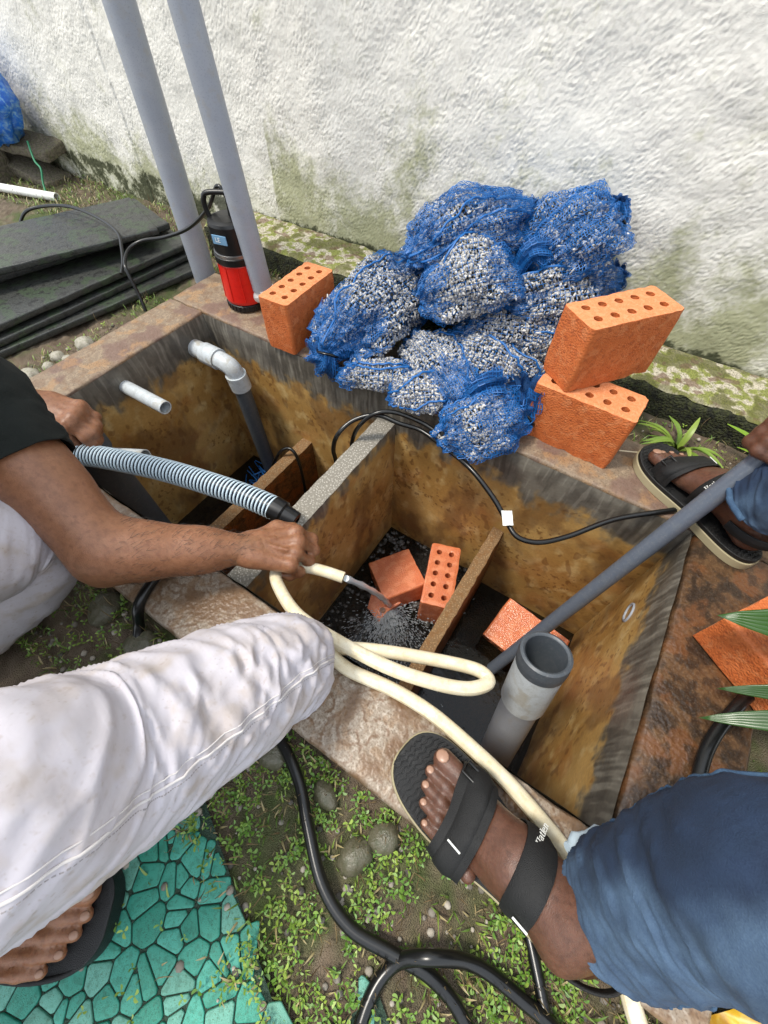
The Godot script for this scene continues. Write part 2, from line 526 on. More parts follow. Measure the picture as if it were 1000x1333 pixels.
	M.net_cloth = tri_mat(painted(S, Color(0.06, 0.29, 0.52), [[n_c, 0.4, 0.7, Color(0.09, 0.37, 0.61), 0.8], [n_d, 0.5, 0.8, Color(0.04, 0.20, 0.44), 0.7]]), 0.12, 0.6, b_fine, 0.3)
	M.core = tri_mat(painted(S, Color(0.38, 0.38, 0.37), [[n_c, 0.45, 0.7, Color(0.62, 0.61, 0.58), 0.9], [n_cell, 0.0, 0.3, Color(0.08, 0.08, 0.08), 0.8]]), 0.12, 0.95, b_mid, 0.8)
	var ch := flat_mat(Color(1, 1, 1), 0.9, 0.3)
	ch.vertex_color_use_as_albedo = true
	M.chip = ch
	M.board = tri_mat(painted(S, Color(0.19, 0.195, 0.19), [[n_c, 0.45, 0.75, Color(0.25, 0.255, 0.245), 0.7], [n_a, 0.47, 0.62, Color(0.20, 0.25, 0.18), 0.8], [n_b, 0.58, 0.72, Color(0.11, 0.11, 0.11), 0.8], [n_d, 0.68, 0.85, Color(0.42, 0.41, 0.37), 0.55]]), 0.4, 0.42, b_mid, 0.06, false)
	M.wood = tri_mat(painted(S, Color(0.42, 0.39, 0.33), [[n_r, 0.5, 0.8, Color(0.28, 0.25, 0.21), 0.8], [n_b, 0.55, 0.7, Color(0.36, 0.37, 0.24), 0.6]]), 0.3, 0.9, b_mid, 0.3, false)
	# cloth and skin
	M.trouser = tri_mat(painted(S, Color(0.72, 0.70, 0.725), [[n_a, 0.5, 0.75, Color(0.75, 0.735, 0.76), 0.7], [n_e, 0.54, 0.76, Color(0.62, 0.55, 0.47), 0.45], [n_c, 0.74, 0.84, Color(0.50, 0.42, 0.34), 0.3], [n_d, 0.82, 0.94, Color(0.45, 0.38, 0.31), 0.4]]), 0.55, 0.92, b_fine, 0.02)
	M.seam = flat_mat(Color(0.80, 0.78, 0.77), 0.9)
	M.stitch = flat_mat(Color(0.58, 0.56, 0.56), 0.9)
	M.denim = tri_mat(painted(S, Color(0.34, 0.43, 0.53), [[n_c, 0.42, 0.72, Color(0.29, 0.38, 0.49), 0.7], [n_d, 0.45, 0.75, Color(0.45, 0.54, 0.62), 0.5], [n_b, 0.5, 0.74, Color(0.38, 0.47, 0.56), 0.5]]), 0.20, 0.9, b_fine, 0.05)
	M.denim.vertex_color_use_as_albedo = true
	M.denim_fade = tri_mat(painted(S, Color(0.20, 0.30, 0.41), [[n_b, 0.45, 0.72, Color(0.30, 0.41, 0.51), 0.7], [n_d, 0.5, 0.8, Color(0.13, 0.19, 0.28), 0.5]]), 0.22, 0.85, b_fine, 0.08)
	M.hem = flat_mat(Color(0.64, 0.70, 0.74), 0.9)
	M.pink = flat_mat(Color(0.80, 0.42, 0.55), 0.9)
	M.shirt = tri_mat(painted(S, Color(0.045, 0.065, 0.052), [[n_c, 0.45, 0.75, Color(0.065, 0.085, 0.07), 0.7]]), 0.3, 0.95, b_fine, 0.08)
	M.strap = tri_mat(painted(S, Color(0.032, 0.032, 0.034), [[n_c, 0.45, 0.75, Color(0.05, 0.05, 0.052), 0.7], [n_d, 0.72, 0.9, Color(0.2, 0.19, 0.18), 0.4]]), 0.15, 0.7, b_fine, 0.1)
	M.sole = flat_mat(Color(0.62, 0.58, 0.46), 0.7)
	M.footbed = tri_mat(painted(S, Color(0.04, 0.04, 0.042), [[n_c, 0.5, 0.75, Color(0.10, 0.10, 0.10), 0.7]]), 0.15, 0.5, b_fine, 0.1)
	M.skin_tan = skin(painted(S, Color(0.53, 0.36, 0.25), [[n_a, 0.45, 0.7, Color(0.60, 0.42, 0.31), 0.6], [n_b, 0.50, 0.75, Color(0.43, 0.275, 0.185), 0.65], [n_c, 0.58, 0.78, Color(0.45, 0.27, 0.19), 0.5], [n_d, 0.72, 0.9, Color(0.36, 0.22, 0.16), 0.45]]), n_r, b_fine)
	M.skin_brown = skin(painted(S, Color(0.36, 0.24, 0.18), [[n_a, 0.45, 0.7, Color(0.42, 0.285, 0.225), 0.6], [n_b, 0.48, 0.75, Color(0.27, 0.17, 0.125), 0.7], [n_c, 0.62, 0.8, Color(0.29, 0.165, 0.125), 0.5], [n_d, 0.74, 0.9, Color(0.22, 0.13, 0.1), 0.4]]), n_r, b_fine)
	M.nail = flat_mat(Color(0.60, 0.46, 0.38), 0.35)
	M.hair = flat_mat(Color(0.045, 0.035, 0.03), 0.6)
	# plants and stones
	var lf := flat_mat(Color(1, 1, 1), 0.45)
	lf.vertex_color_use_as_albedo = true
	lf.backlight = Color(0.25, 0.3, 0.1)
	lf.cull_mode = BaseMaterial3D.CULL_DISABLED
	M.leaf = lf
	var lg := lf.duplicate() as StandardMaterial3D
	lg.roughness = 0.3
	lg.backlight = Color(0.03, 0.05, 0.01)
	M.leaf_gloss = lg
	M.stone = tri_mat(painted(S, Color(0.36, 0.345, 0.28), [[n_b, 0.45, 0.7, Color(0.27, 0.28, 0.19), 0.8], [n_c, 0.5, 0.75, Color(0.39, 0.38, 0.33), 0.6], [n_d, 0.7, 0.9, Color(0.14, 0.14, 0.11), 0.5]]), 0.16, 0.4, b_mid, 0.1)
	M.stone_pale = tri_mat(painted(S, Color(0.62, 0.60, 0.55), [[n_b, 0.45, 0.7, Color(0.50, 0.49, 0.42), 0.8], [n_d, 0.7, 0.9, Color(0.36, 0.35, 0.28), 0.5]]), 0.16, 0.7, b_mid, 0.1)
	var tile := StandardMaterial3D.new()
	tile.vertex_color_use_as_albedo = true
	tile.albedo_texture = painted(S, Color(0.92, 0.92, 0.92), [[n_b, 0.5, 0.72, Color(0.74, 0.78, 0.76), 0.7], [n_d, 0.62, 0.85, Color(0.55, 0.55, 0.50), 0.55], [n_c, 0.66, 0.8, Color(0.50, 0.47, 0.38), 0.5]])
	tile.roughness = 0.5
	tile.uv1_triplanar = true; tile.uv1_world_triplanar = true; tile.uv1_scale = Vector3.ONE / 0.15
	tile.heightmap_enabled = true; tile.heightmap_texture = b_fine; tile.heightmap_scale = 0.06
	M.tile = tile
	M.yellow = tri_mat(painted(S, Color(0.78, 0.62, 0.10), [[n_b, 0.45, 0.65, Color(0.85, 0.78, 0.45), 0.8], [n_a, 0.5, 0.7, Color(0.50, 0.32, 0.08), 0.8]]), 0.2, 0.4)
	M.blue_bag = tri_mat(painted(S, Color(0.10, 0.42, 0.80), [[n_b, 0.5, 0.62, Color(0.60, 0.72, 0.80), 0.8], [n_a, 0.5, 0.7, Color(0.05, 0.30, 0.66), 0.7]]), 0.25, 0.3)
	M.drop = flat_mat(Color(0.80, 0.83, 0.85), 0.1)
	M.drop.refraction_enabled = true
	M.drop.refraction_scale = 0.033

func skin(tex: Texture2D, ridged: PackedByteArray, fine: Texture2D) -> StandardMaterial3D:
	var m := tri_mat(tex, 0.16, 0.40, fine, 0.05)
	m.vertex_color_use_as_albedo = true
	m.subsurf_scatter_enabled = true
	m.subsurf_scatter_strength = 0.12
	return m

# the coat inside the tank: u runs 1.4 m along a wall, v 0.72 m down from the rim
func stain_texture(w: int, h: int, seed_: int) -> ImageTexture:
	var f := FastNoiseLite.new()
	f.seed = seed_
	f.fractal_octaves = 4
	f.frequency = 1.0
	var g := FastNoiseLite.new()
	g.seed = seed_ + 50
	g.fractal_octaves = 2
	g.frequency = 1.0
	var im := Image.create(w, h, false, Image.FORMAT_RGB8)
	for y in h:
		var d := 0.72 * y / h
		for x in w:
			var u := 1.4 * x / w
			var big := f.get_noise_2d(u * 4.0, d * 4.0)
			var mid := f.get_noise_2d(u * 16.0 + 40.0, d * 12.0)
			var fine := g.get_noise_2d(u * 95.0, d * 95.0)
			var col := Color(0.73, 0.59, 0.36).lerp(Color(0.64, 0.49, 0.27), clampf(0.5 + big * 1.4, 0.0, 1.0))
			col = col.lerp(Color(0.80, 0.70, 0.50), clampf(mid * 1.5 - 0.05, 0.0, 0.7))
			var br := smoothstep(-0.02, 0.42, f.get_noise_2d(u * 4.0 + 9.0, d * 2.6 + 3.0) + 0.20 * f.get_noise_2d(u * 30.0, d * 14.0) + 0.25 * mid)
			col = col.lerp(Color(0.46, 0.335, 0.195), br * 0.68)
			var rust := smoothstep(0.12, 0.50, f.get_noise_2d(u * 4.0 + 70.0, d * 5.0 + 30.0) + 0.15 * mid)
			col = col.lerp(Color(0.58, 0.33, 0.16), rust * 0.25)
			var spots := smoothstep(0.30, 0.46, g.get_noise_2d(u * 24.0 + 5.0, d * 15.0)) * smoothstep(0.0, 0.25, big + 0.05)
			col = col.lerp(Color(0.36, 0.23, 0.12), spots * 0.35)
			var splash := smoothstep(0.33, 0.40, g.get_noise_2d(u * 46.0 + 15.0, d * 40.0)) * smoothstep(0.08, 0.22, f.get_noise_2d(u * 4.5 + 31.0, d * 4.5 + 8.0))
			col = col.lerp(Color(0.33, 0.20, 0.10), splash * 0.4)
			var edge := 0.112 + 0.035 * f.get_noise_2d(u * 7.0, 3.0) + 0.05 * f.get_noise_2d(u * 18.0, d * 14.0)
			var band := 1.0 - smoothstep(edge - 0.022, edge + 0.03, d)
			if band > 0.0:
				var gr := Color(0.45, 0.43, 0.39).lerp(Color(0.35, 0.33, 0.30), clampf(0.5 + 1.3 * mid, 0.0, 1.0))
				var streak := g.get_noise_2d(u * 62.0 + 0.5 * big, d * 6.0)
				gr = gr.lerp(Color(0.24, 0.225, 0.20), smoothstep(0.05, 0.5, streak * 0.8 + 0.6 * f.get_noise_2d(u * 4.0, 8.0)) * 0.5)
				gr = gr.lerp(Color(0.64, 0.62, 0.57), smoothstep(0.24, 0.5, -streak + 0.3 * big) * 0.3)
				col = col.lerp(gr, band)
			col = col * (1.0 + fine * 0.05)
			im.set_pixel(x, y, col.clamp())
	return ImageTexture.create_from_image(im)

# ---------------------------------------------------------------- wall, ledge, ground
func build_wall() -> void:
	var t := thing("boundary_wall", "tall white roughcast wall with green algae along its foot", "wall", V(-0.95, 0.0, -1.25))
	var lum := FastNoiseLite.new()
	lum.noise_type = FastNoiseLite.TYPE_CELLULAR
	lum.cellular_return_type = FastNoiseLite.RETURN_DISTANCE
	lum.frequency = 158.0
	lum.seed = 4
	var fb := FastNoiseLite.new()
	fb.frequency = 30.0
	fb.fractal_octaves = 4
	fb.seed = 12
	var mb := MB.new()
	var cs := 0.0034
	var nx := int(3.45 / cs)
	var ny := int(0.80 / cs)
	var st := 0
	for a in nx + 1:
		for b in ny + 1:
			var x := -2.85 + a * cs
			var y := -0.08 + b * cs
			var rough := 0.75 + 0.7 * fb.get_noise_2d(x * 0.25, y * 0.25 + 4.0)
			var d := 1.0 - smoothstep(0.05, 0.75, lum.get_noise_2d(x, y) + 1.0)
			var z := 0.0029 * d * rough + 0.0007 * fb.get_noise_2d(x * 5.0, y * 5.0) + 0.005 * fb.get_noise_2d(x * 0.2, y * 0.2)
			if x < -1.985 + 0.008 * fb.get_noise_2d(1.0, y * 0.5): z += 0.0045
			# algae: grows in grains, thick along the foot of the wall and to the right of an old joint
			var low := clampf(1.0 - (y - 0.03) / (0.40 if x > -1.26 else 0.20), 0.0, 1.0)
			var gr := fb.get_noise_2d(x * 0.16 + 3.0, y * 0.10) * 1.1 + 0.6 * fb.get_noise_2d(x * 0.7, y * 0.7) + 0.45 * fb.get_noise_2d(x * 3.1, y * 3.1)
			var al := smoothstep(0.12, 1.0, low * 1.0 + gr * 0.62)
			if x < -1.26 and x > -1.6: al *= 0.45
			var col := Color(0.78, 0.755, 0.69) * (1.0 + 0.16 * fb.get_noise_2d(x * 4.0, y * 4.0))
			col = col.lerp(Color(0.30, 0.31, 0.15), al * 0.80)
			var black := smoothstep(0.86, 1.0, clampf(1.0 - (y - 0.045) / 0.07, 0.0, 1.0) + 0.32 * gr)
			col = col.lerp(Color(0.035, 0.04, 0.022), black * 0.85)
			mb.p(V(x + 0.95, y, z), Vector2.ZERO, col)
	for a in nx:
		for b in ny:
			var k := a * (ny + 1) + b
			mb.quad(k, k + ny + 1, k + ny + 2, k + 1)
	part("roughcast", mb.mesh(M.wall), t)
	var body := MB.new()
	worn_box(body, Transform3D(Basis(), V(0, 0.95, -0.092)), V(5.0, 1.15, 0.08), 0.4, 0.001, 0.01, 8.0, Color(0.78, 0.755, 0.69))
	part("masonry", body.mesh(M.wall), t)
	var up := MB.new()
	worn_box(up, Transform3D(Basis(), V(0, 1.405, -0.0065)), V(5.0, 0.69, 0.0085), 0.3, 0.001, 0.004, 8.0, Color(0.78, 0.755, 0.69))
	part("upper_render", up.mesh(M.wall), t)
	# ledge at the wall's foot
	var l := MB.new()
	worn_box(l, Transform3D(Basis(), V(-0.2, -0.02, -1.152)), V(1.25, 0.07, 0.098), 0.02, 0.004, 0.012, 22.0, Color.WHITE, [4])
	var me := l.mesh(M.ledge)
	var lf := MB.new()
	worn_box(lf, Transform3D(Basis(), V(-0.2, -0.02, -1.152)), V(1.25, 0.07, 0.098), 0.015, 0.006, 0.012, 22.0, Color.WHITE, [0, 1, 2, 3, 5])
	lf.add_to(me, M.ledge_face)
	single("concrete_ledge", me, "low mossy concrete ledge along the foot of the white wall", "ledge")

func ground_y(x: float, z: float) -> float:
	var h := -0.052 + 0.014 * noise.get_noise_2d(x * 3.0, z * 3.0) + 0.006 * noise.get_noise_2d(x * 14.0, z * 14.0)
	if z < -0.85 and x > -1.3: h += 0.02
	return h

func build_ground() -> void:
	var xs := [-60.0, -20.0, -8.0, -4.0]
	var x := -2.9
	while x < 1.2:
		xs.push_back(x); x += 0.016
	xs.append_array([2.0, 4.0, 8.0, 20.0, 60.0])
	var zs := [-60.0, -20.0, -6.0, -2.0]
	var z := -1.34
	while z < 0.9:
		zs.push_back(z); z += 0.016
	zs.append_array([1.6, 3.0, 8.0, 20.0, 60.0])
	var mb := MB.new()
	for a in xs:
		for b in zs:
			var y := ground_y(a, b) + 0.006 * noise.get_noise_2d(a * 45.0, b * 45.0)
			var m := noise.get_noise_2d(a * 2.6 + 4.0, b * 2.6) + 0.6 * noise.get_noise_2d(a * 22.0, b * 22.0)
			var col := Color(0.11, 0.078, 0.050).lerp(Color(0.23, 0.175, 0.12), clampf(0.5 + noise.get_noise_2d(a * 30.0, b * 30.0 + 9.0), 0.0, 1.0))
			col = col.lerp(Color(0.075, 0.11, 0.025), clampf(0.12 + m * 1.5, 0.0, 0.9))
			mb.p(V(a, y, b), Vector2.ZERO, col)
	var nz := zs.size()
	for a in xs.size() - 1:
		for b in nz - 1:
			if xs[a] > -1.24 and xs[a + 1] < 0.41 and zs[b] > -0.89 and zs[b + 1] < -0.025: continue
			var k := a * nz + b
			mb.quad(k, k + 1, k + nz + 1, k + nz)
	structure("ground", mb.mesh(M.soil), "damp brown soil with moss")

# ---------------------------------------------------------------- tank
# a vertical stained sheet from a to b (along the wall), top y1 to bottom y0, facing outward to the left of a->b
func coat(mb: MB, a: Vector2, b: Vector2, y1: float, y0: float, u0: float, s := 0.02) -> void:
	var n := int(a.distance_to(b) / s) + 1
	var m := int((y1 - y0) / s) + 1
	var out := V(-(b.y - a.y), 0, b.x - a.x).normalized()
	var start := mb.v.size()
	for i in n + 1:
		for j in m + 1:
			var q := a.lerp(b, float(i) / n)
			var y := lerpf(y1, y0, float(j) / m)
			var w := V(q.x, y, q.y)
			var d := 0.0025 * noise.get_noise_3dv(w * 9.0) + 0.0012 * noise.get_noise_3dv(w * 40.0)
			if j == 0: d -= 0.004
			if i == 0 or i == n: d = 0.0
			mb.p(w + out * d, Vector2((u0 + a.distance_to(b) * i / n) / 1.4, (0.0 - y) / 0.72 + 0.004))
	for i in n:
		for j in m:
			var k := start + i * (m + 1) + j
			mb.quad(k, k + m + 1, k + m + 2, k + 1)

const XL := -1.12
const XR := 0.282
const ZB := -0.7265
const ZF := -0.136
const FLOOR := -0.70
const WATER := -0.63

func rim_block(x0: float, x1: float, z0: float, z1: float, mat: Material, inner: MB, stain: Material, called: String, t: Node3D) -> void:
	var mb := MB.new()
	var c := V((x0 + x1) * 0.5, (0.0 + FLOOR - 0.06) * 0.5, (z0 + z1) * 0.5)
	worn_box(mb, Transform3D(Basis(), c), V((x1 - x0) * 0.5, -(FLOOR - 0.06) * 0.5, (z1 - z0) * 0.5), 0.02, 0.0022, 0.007, 30.0, Color.WHITE, [3])
	var me := mb.mesh(mat)
	inner.add_to(me, stain)
	part(called, me, t)

func build_tank() -> void:
	var t := thing("concrete_tank", "open sunken concrete tank with ochre stained walls and a broad rim", "tank", Vector3.ZERO)
	var e := 0.007
	var i1 := MB.new(); coat(i1, Vector2(XL, ZB + e), Vector2(XR, ZB + e), -0.006, FLOOR, 0.0)
	i1 = flip(i1)
	rim_block(-1.259, 0.43, -0.91, ZB, M.rim, i1, M.stain, "back_wall", t)
	var i2 := MB.new(); coat(i2, Vector2(XL + e, ZF), Vector2(XL + e, ZB), -0.006, FLOOR, 0.35)
	i2 = flip(i2)
	rim_block(-1.259, XL, ZB + 0.0005, ZF - 0.0005, M.rim, i2, M.stain_b, "left_wall", t)
	var i3 := MB.new(); coat(i3, Vector2(XR - e, ZB), Vector2(XR - e, ZF), -0.006, FLOOR, 0.8)
	i3 = flip(i3)
	rim_block(XR, 0.43, ZB + 0.0005, ZF - 0.0005, M.rim_right, i3, M.stain_b, "right_wall", t)
	var i4 := MB.new(); coat(i4, Vector2(XR, ZF - e), Vector2(XL, ZF - e), -0.006, FLOOR, 0.0)
	i4 = flip(i4)
	rim_block(-1.259, 0.43, ZF, -0.006, M.rim_front, i4, M.stain_b, "front_wall", t)
	var fl := MB.new()
	worn_box(fl, Transform3D(Basis(), V((XL + XR) * 0.5, FLOOR - 0.02, (ZB + ZF) * 0.5)), V((XR - XL) * 0.5 + 0.02, 0.02, (ZF - ZB) * 0.5 + 0.02), 0.05, 0.002, 0.003)
	part("floor", fl.mesh(M.brown_board), t)
	# divider, then the two lower baffles
	panel(t, "divider", -0.482, -0.426, -0.085, M.grit, M.stain, 0.2)
	panel(t, "baffle", -0.795, -0.752, -0.345, M.grit_brown, M.brown_board, 0.5)
	panel(t, "baffle", -0.090, -0.055, -0.30, M.grit_brown, M.brown_board, 0.9)
	# water
	var wm := MB.new()
	for ch in [[XL, -0.795], [-0.752, -0.482], [-0.426, -0.090], [-0.055, XR]]:
		var x0: float = ch[0]; var x1: float = ch[1]
		var wy := WATER + (0.035 if x0 == -0.426 else 0.0)
		var a := wm.p(V(x0, wy, ZB + 0.004)); var b := wm.p(V(x0, wy, ZF)); var c := wm.p(V(x1, wy, ZF)); var d := wm.p(V(x1, wy, ZB + 0.004))
		wm.quad(a, b, c, d)
	structure("water", wm.mesh(M.water), "murky brown water standing in the tank")
	# wet black gravel in the middle chamber
	var rng := RandomNumberGenerator.new()
	rng.seed = 5
	var g := MB.new()
	lump(g, Transform3D(), V(0.011, 0.008, 0.010), 0.5, 3.0, 7, 5)
	var gm := flat_mat(Color(1, 1, 1), 0.18)
	gm.vertex_color_use_as_albedo = true
	var xf := []
	var cols := PackedColorArray()
	for k in 2600:
		var p := V(rng.randf_range(-0.42, -0.095), 0, rng.randf_range(ZB + 0.01, ZF - 0.01))
		p.y = -0.605 + 0.014 * noise.get_noise_2d(p.x * 9.0, p.z * 9.0) + rng.randf_range(-0.008, 0.006)
		var b := Basis.from_euler(V(rng.randf() * TAU, rng.randf() * TAU, rng.randf() * TAU)).scaled(Vector3.ONE * rng.randf_range(0.45, 1.25))
		xf.push_back(Transform3D(b, p))
		var c := rng.randf_range(0.025, 0.11)
		cols.push_back(Color(c, c * 0.97, c * 0.9))
	scatter("gravel", g.mesh(gm), xf, cols, null, "wet black gravel on the bed of the middle chamber", "gravel")
	# bed under the gravel
	var bed := MB.new()
	worn_box(bed, Transform3D(Basis(), V(-0.258, -0.655, (ZB + ZF) * 0.5)), V(0.166, 0.04, (ZF - ZB) * 0.5 - 0.005), 0.03, 0.004, 0.004)
	var bedm := flat_mat(Color(0.36, 0.32, 0.26), 0.3)
	part("gravel_bed", bed.mesh(bedm), t)
	# pipe ends cast into the walls
	var p1 := MB.new(); pipe(p1, V(XL - 0.03, -0.064, -0.408), V(-0.955, -0.064, -0.412), 0.0185, 0.003)
	part("pipe_stub", p1.mesh(M.pvc_light), t)
	var el := MB.new()
	var ep := smooth_path([V(XL - 0.02, -0.082, -0.653), V(-1.04, -0.082, -0.653), V(-0.985, -0.084, -0.653), V(-0.962, -0.098, -0.655), V(-0.957, -0.14, -0.66)], 6)
	tube(el, ep, 0.0265, 20, true)
	tube(el, PackedVector3Array([V(-1.07, -0.082, -0.653), V(-1.012, -0.082, -0.653)]), 0.0315, 20, true)
	tube(el, PackedVector3Array([V(-0.958, -0.112, -0.656), V(-0.957, -0.165, -0.661)]), 0.0315, 20, true)
	var elb := part("elbow_pipe", el.mesh(M.pvc_light), t)
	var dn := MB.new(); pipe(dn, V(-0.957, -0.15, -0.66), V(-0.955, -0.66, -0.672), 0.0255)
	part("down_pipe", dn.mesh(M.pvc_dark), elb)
	var port := MB.new()
	var pc := V(XR - 0.004, -0.202, -0.609)
	lathe(port, [Vector2(0.0, 0.002), Vector2(0.019, 0.002), Vector2(0.019, 0.002), Vector2(0.020, 0.006), Vector2(0.024, 0.006), Vector2(0.026, 0.0)], along(pc, pc + V(-1, 0, 0)), 20)
	part("pipe_port", port.mesh(M.pvc), t)

func flip(mb: MB) -> MB:
	for k in range(0, mb.i.size(), 3):
		var a := mb.i[k + 1]
		mb.i[k + 1] = mb.i[k + 2]
		mb.i[k + 2] = a
	mb.smooth()
	return mb

func panel(t: Node3D, called: String, x0: float, x1: float, top: float, top_mat: Material, side_mat: Material, u0: float) -> void:
	var mb := MB.new()
	var c := V((x0 + x1) * 0.5, top - 0.02, (ZB + ZF) * 0.5)
	worn_box(mb, Transform3D(Basis(), c), V((x1 - x0) * 0.5, 0.02, (ZF - ZB) * 0.5 - 0.004), 0.012, 0.0011, 0.003, 45.0, Color.WHITE, [0, 1, 3])
	var me := mb.mesh(top_mat)
	var s := MB.new()
	coat(s, Vector2(x0, ZB), Vector2(x0, ZF), top - 0.003, FLOOR, u0)
	coat(s, Vector2(x1, ZF), Vector2(x1, ZB), top - 0.003, FLOOR, u0 + 0.3)
	s = flip(s)
	s.add_to(me, side_mat)
	part(called, me, t)

# ---------------------------------------------------------------- pipes
func one_pipe(called: String, a: Vector3, b: Vector3, r: float, mat: Material, label: String, wall := 0.003) -> MeshInstance3D:
	var mb := MB.new()
	pipe(mb, Vector3.ZERO, b - a, r, wall)
	return single(called, mb.mesh(mat), label, "pipe", "", a)

func build_pipes() -> void:
	one_pipe("plastic_pipe", V(-1.319, -0.045, -0.911), V(-1.275, 1.6, -0.915), 0.036, M.pvc, "thick grey plastic pipe standing on the grass beside the dark boards")
	one_pipe("plastic_pipe", V(-0.965, 0.062, -0.842), V(-1.03, 1.6, -0.80), 0.029, M.pvc, "slimmer grey plastic pipe rising in front of the red pump")
	# stand pipe under the hand
	var t := thing("stand_pipe", "dark grey pipe standing in the tank corner under the gripping hand", "pipe", V(-0.985, -0.66, -0.215))
	var mb := MB.new(); pipe(mb, Vector3.ZERO, V(-0.015, 0.625, 0.005), 0.045, 0.0035)
	part("pipe", mb.mesh(M.pvc_dark), t)
	mb = MB.new(); pipe(mb, V(-0.013, 0.585, 0.005), V(-0.015, 0.632, 0.005), 0.0495, 0.008)
	part("socket", mb.mesh(M.pvc_dark), t)
	mb = MB.new(); pipe(mb, V(0.03, 0.580, -0.012), V(0.128, 0.596, -0.052), 0.020, 0.003)
	part("branch", mb.mesh(M.pvc_light), t)
	# leaning pipe with a pale socket
	var top := V(0.122, -0.02, -0.333)
	var low := V(0.195, -0.60, -0.19)
	var d := (low - top).normalized()
	t = thing("socket_pipe", "grey pipe with pale socket and dark open mouth leaning in the right chamber", "pipe", top)
	mb = MB.new(); pipe(mb, d * 0.62, d * 0.10, 0.0375, 0.003)
	part("pipe", mb.mesh(M.pvc), t)
	mb = MB.new(); pipe(mb, d * 0.155, d * 0.028, 0.0435, 0.005)
	part("sleeve", mb.mesh(M.pvc_light), t)
	mb = MB.new()
	lathe(mb, crisp([Vector2(0.034, -0.10), Vector2(0.036, 0.004), Vector2(0.040, 0.0065), Vector2(0.0445, 0.004), Vector2(0.0455, -0.014), Vector2(0.0445, -0.03)]), along(Vector3.ZERO, -d), 32)
	part("collar", mb.mesh(M.pvc_dark), t)
	# slim dark pipe held by the person in jeans
	var a := V(0.097, -0.60, -0.465)
	var b := V(0.273, 0.20, -0.750)
	one_pipe("slim_pipe", a, a + (b - a) * 1.5, 0.0172, M.pvc_slim, "slim dark grey pipe slanting down into the water of the right chamber")
	var tip := MB.new()
	tube(tip, PackedVector3Array([Vector3.ZERO, V(-0.012, -0.045, 0.022)]), 0.006, 8)
	part("wire_tail", tip.mesh(M.rubber), get_node("slim_pipe"))
	# white offcut lying by the far planks
	one_pipe("plastic_pipe", V(-2.95, -0.032, -0.86), V(-2.32, -0.032, -1.02), 0.016, M.white, "white plastic pipe lying in the grass below the blue bag")

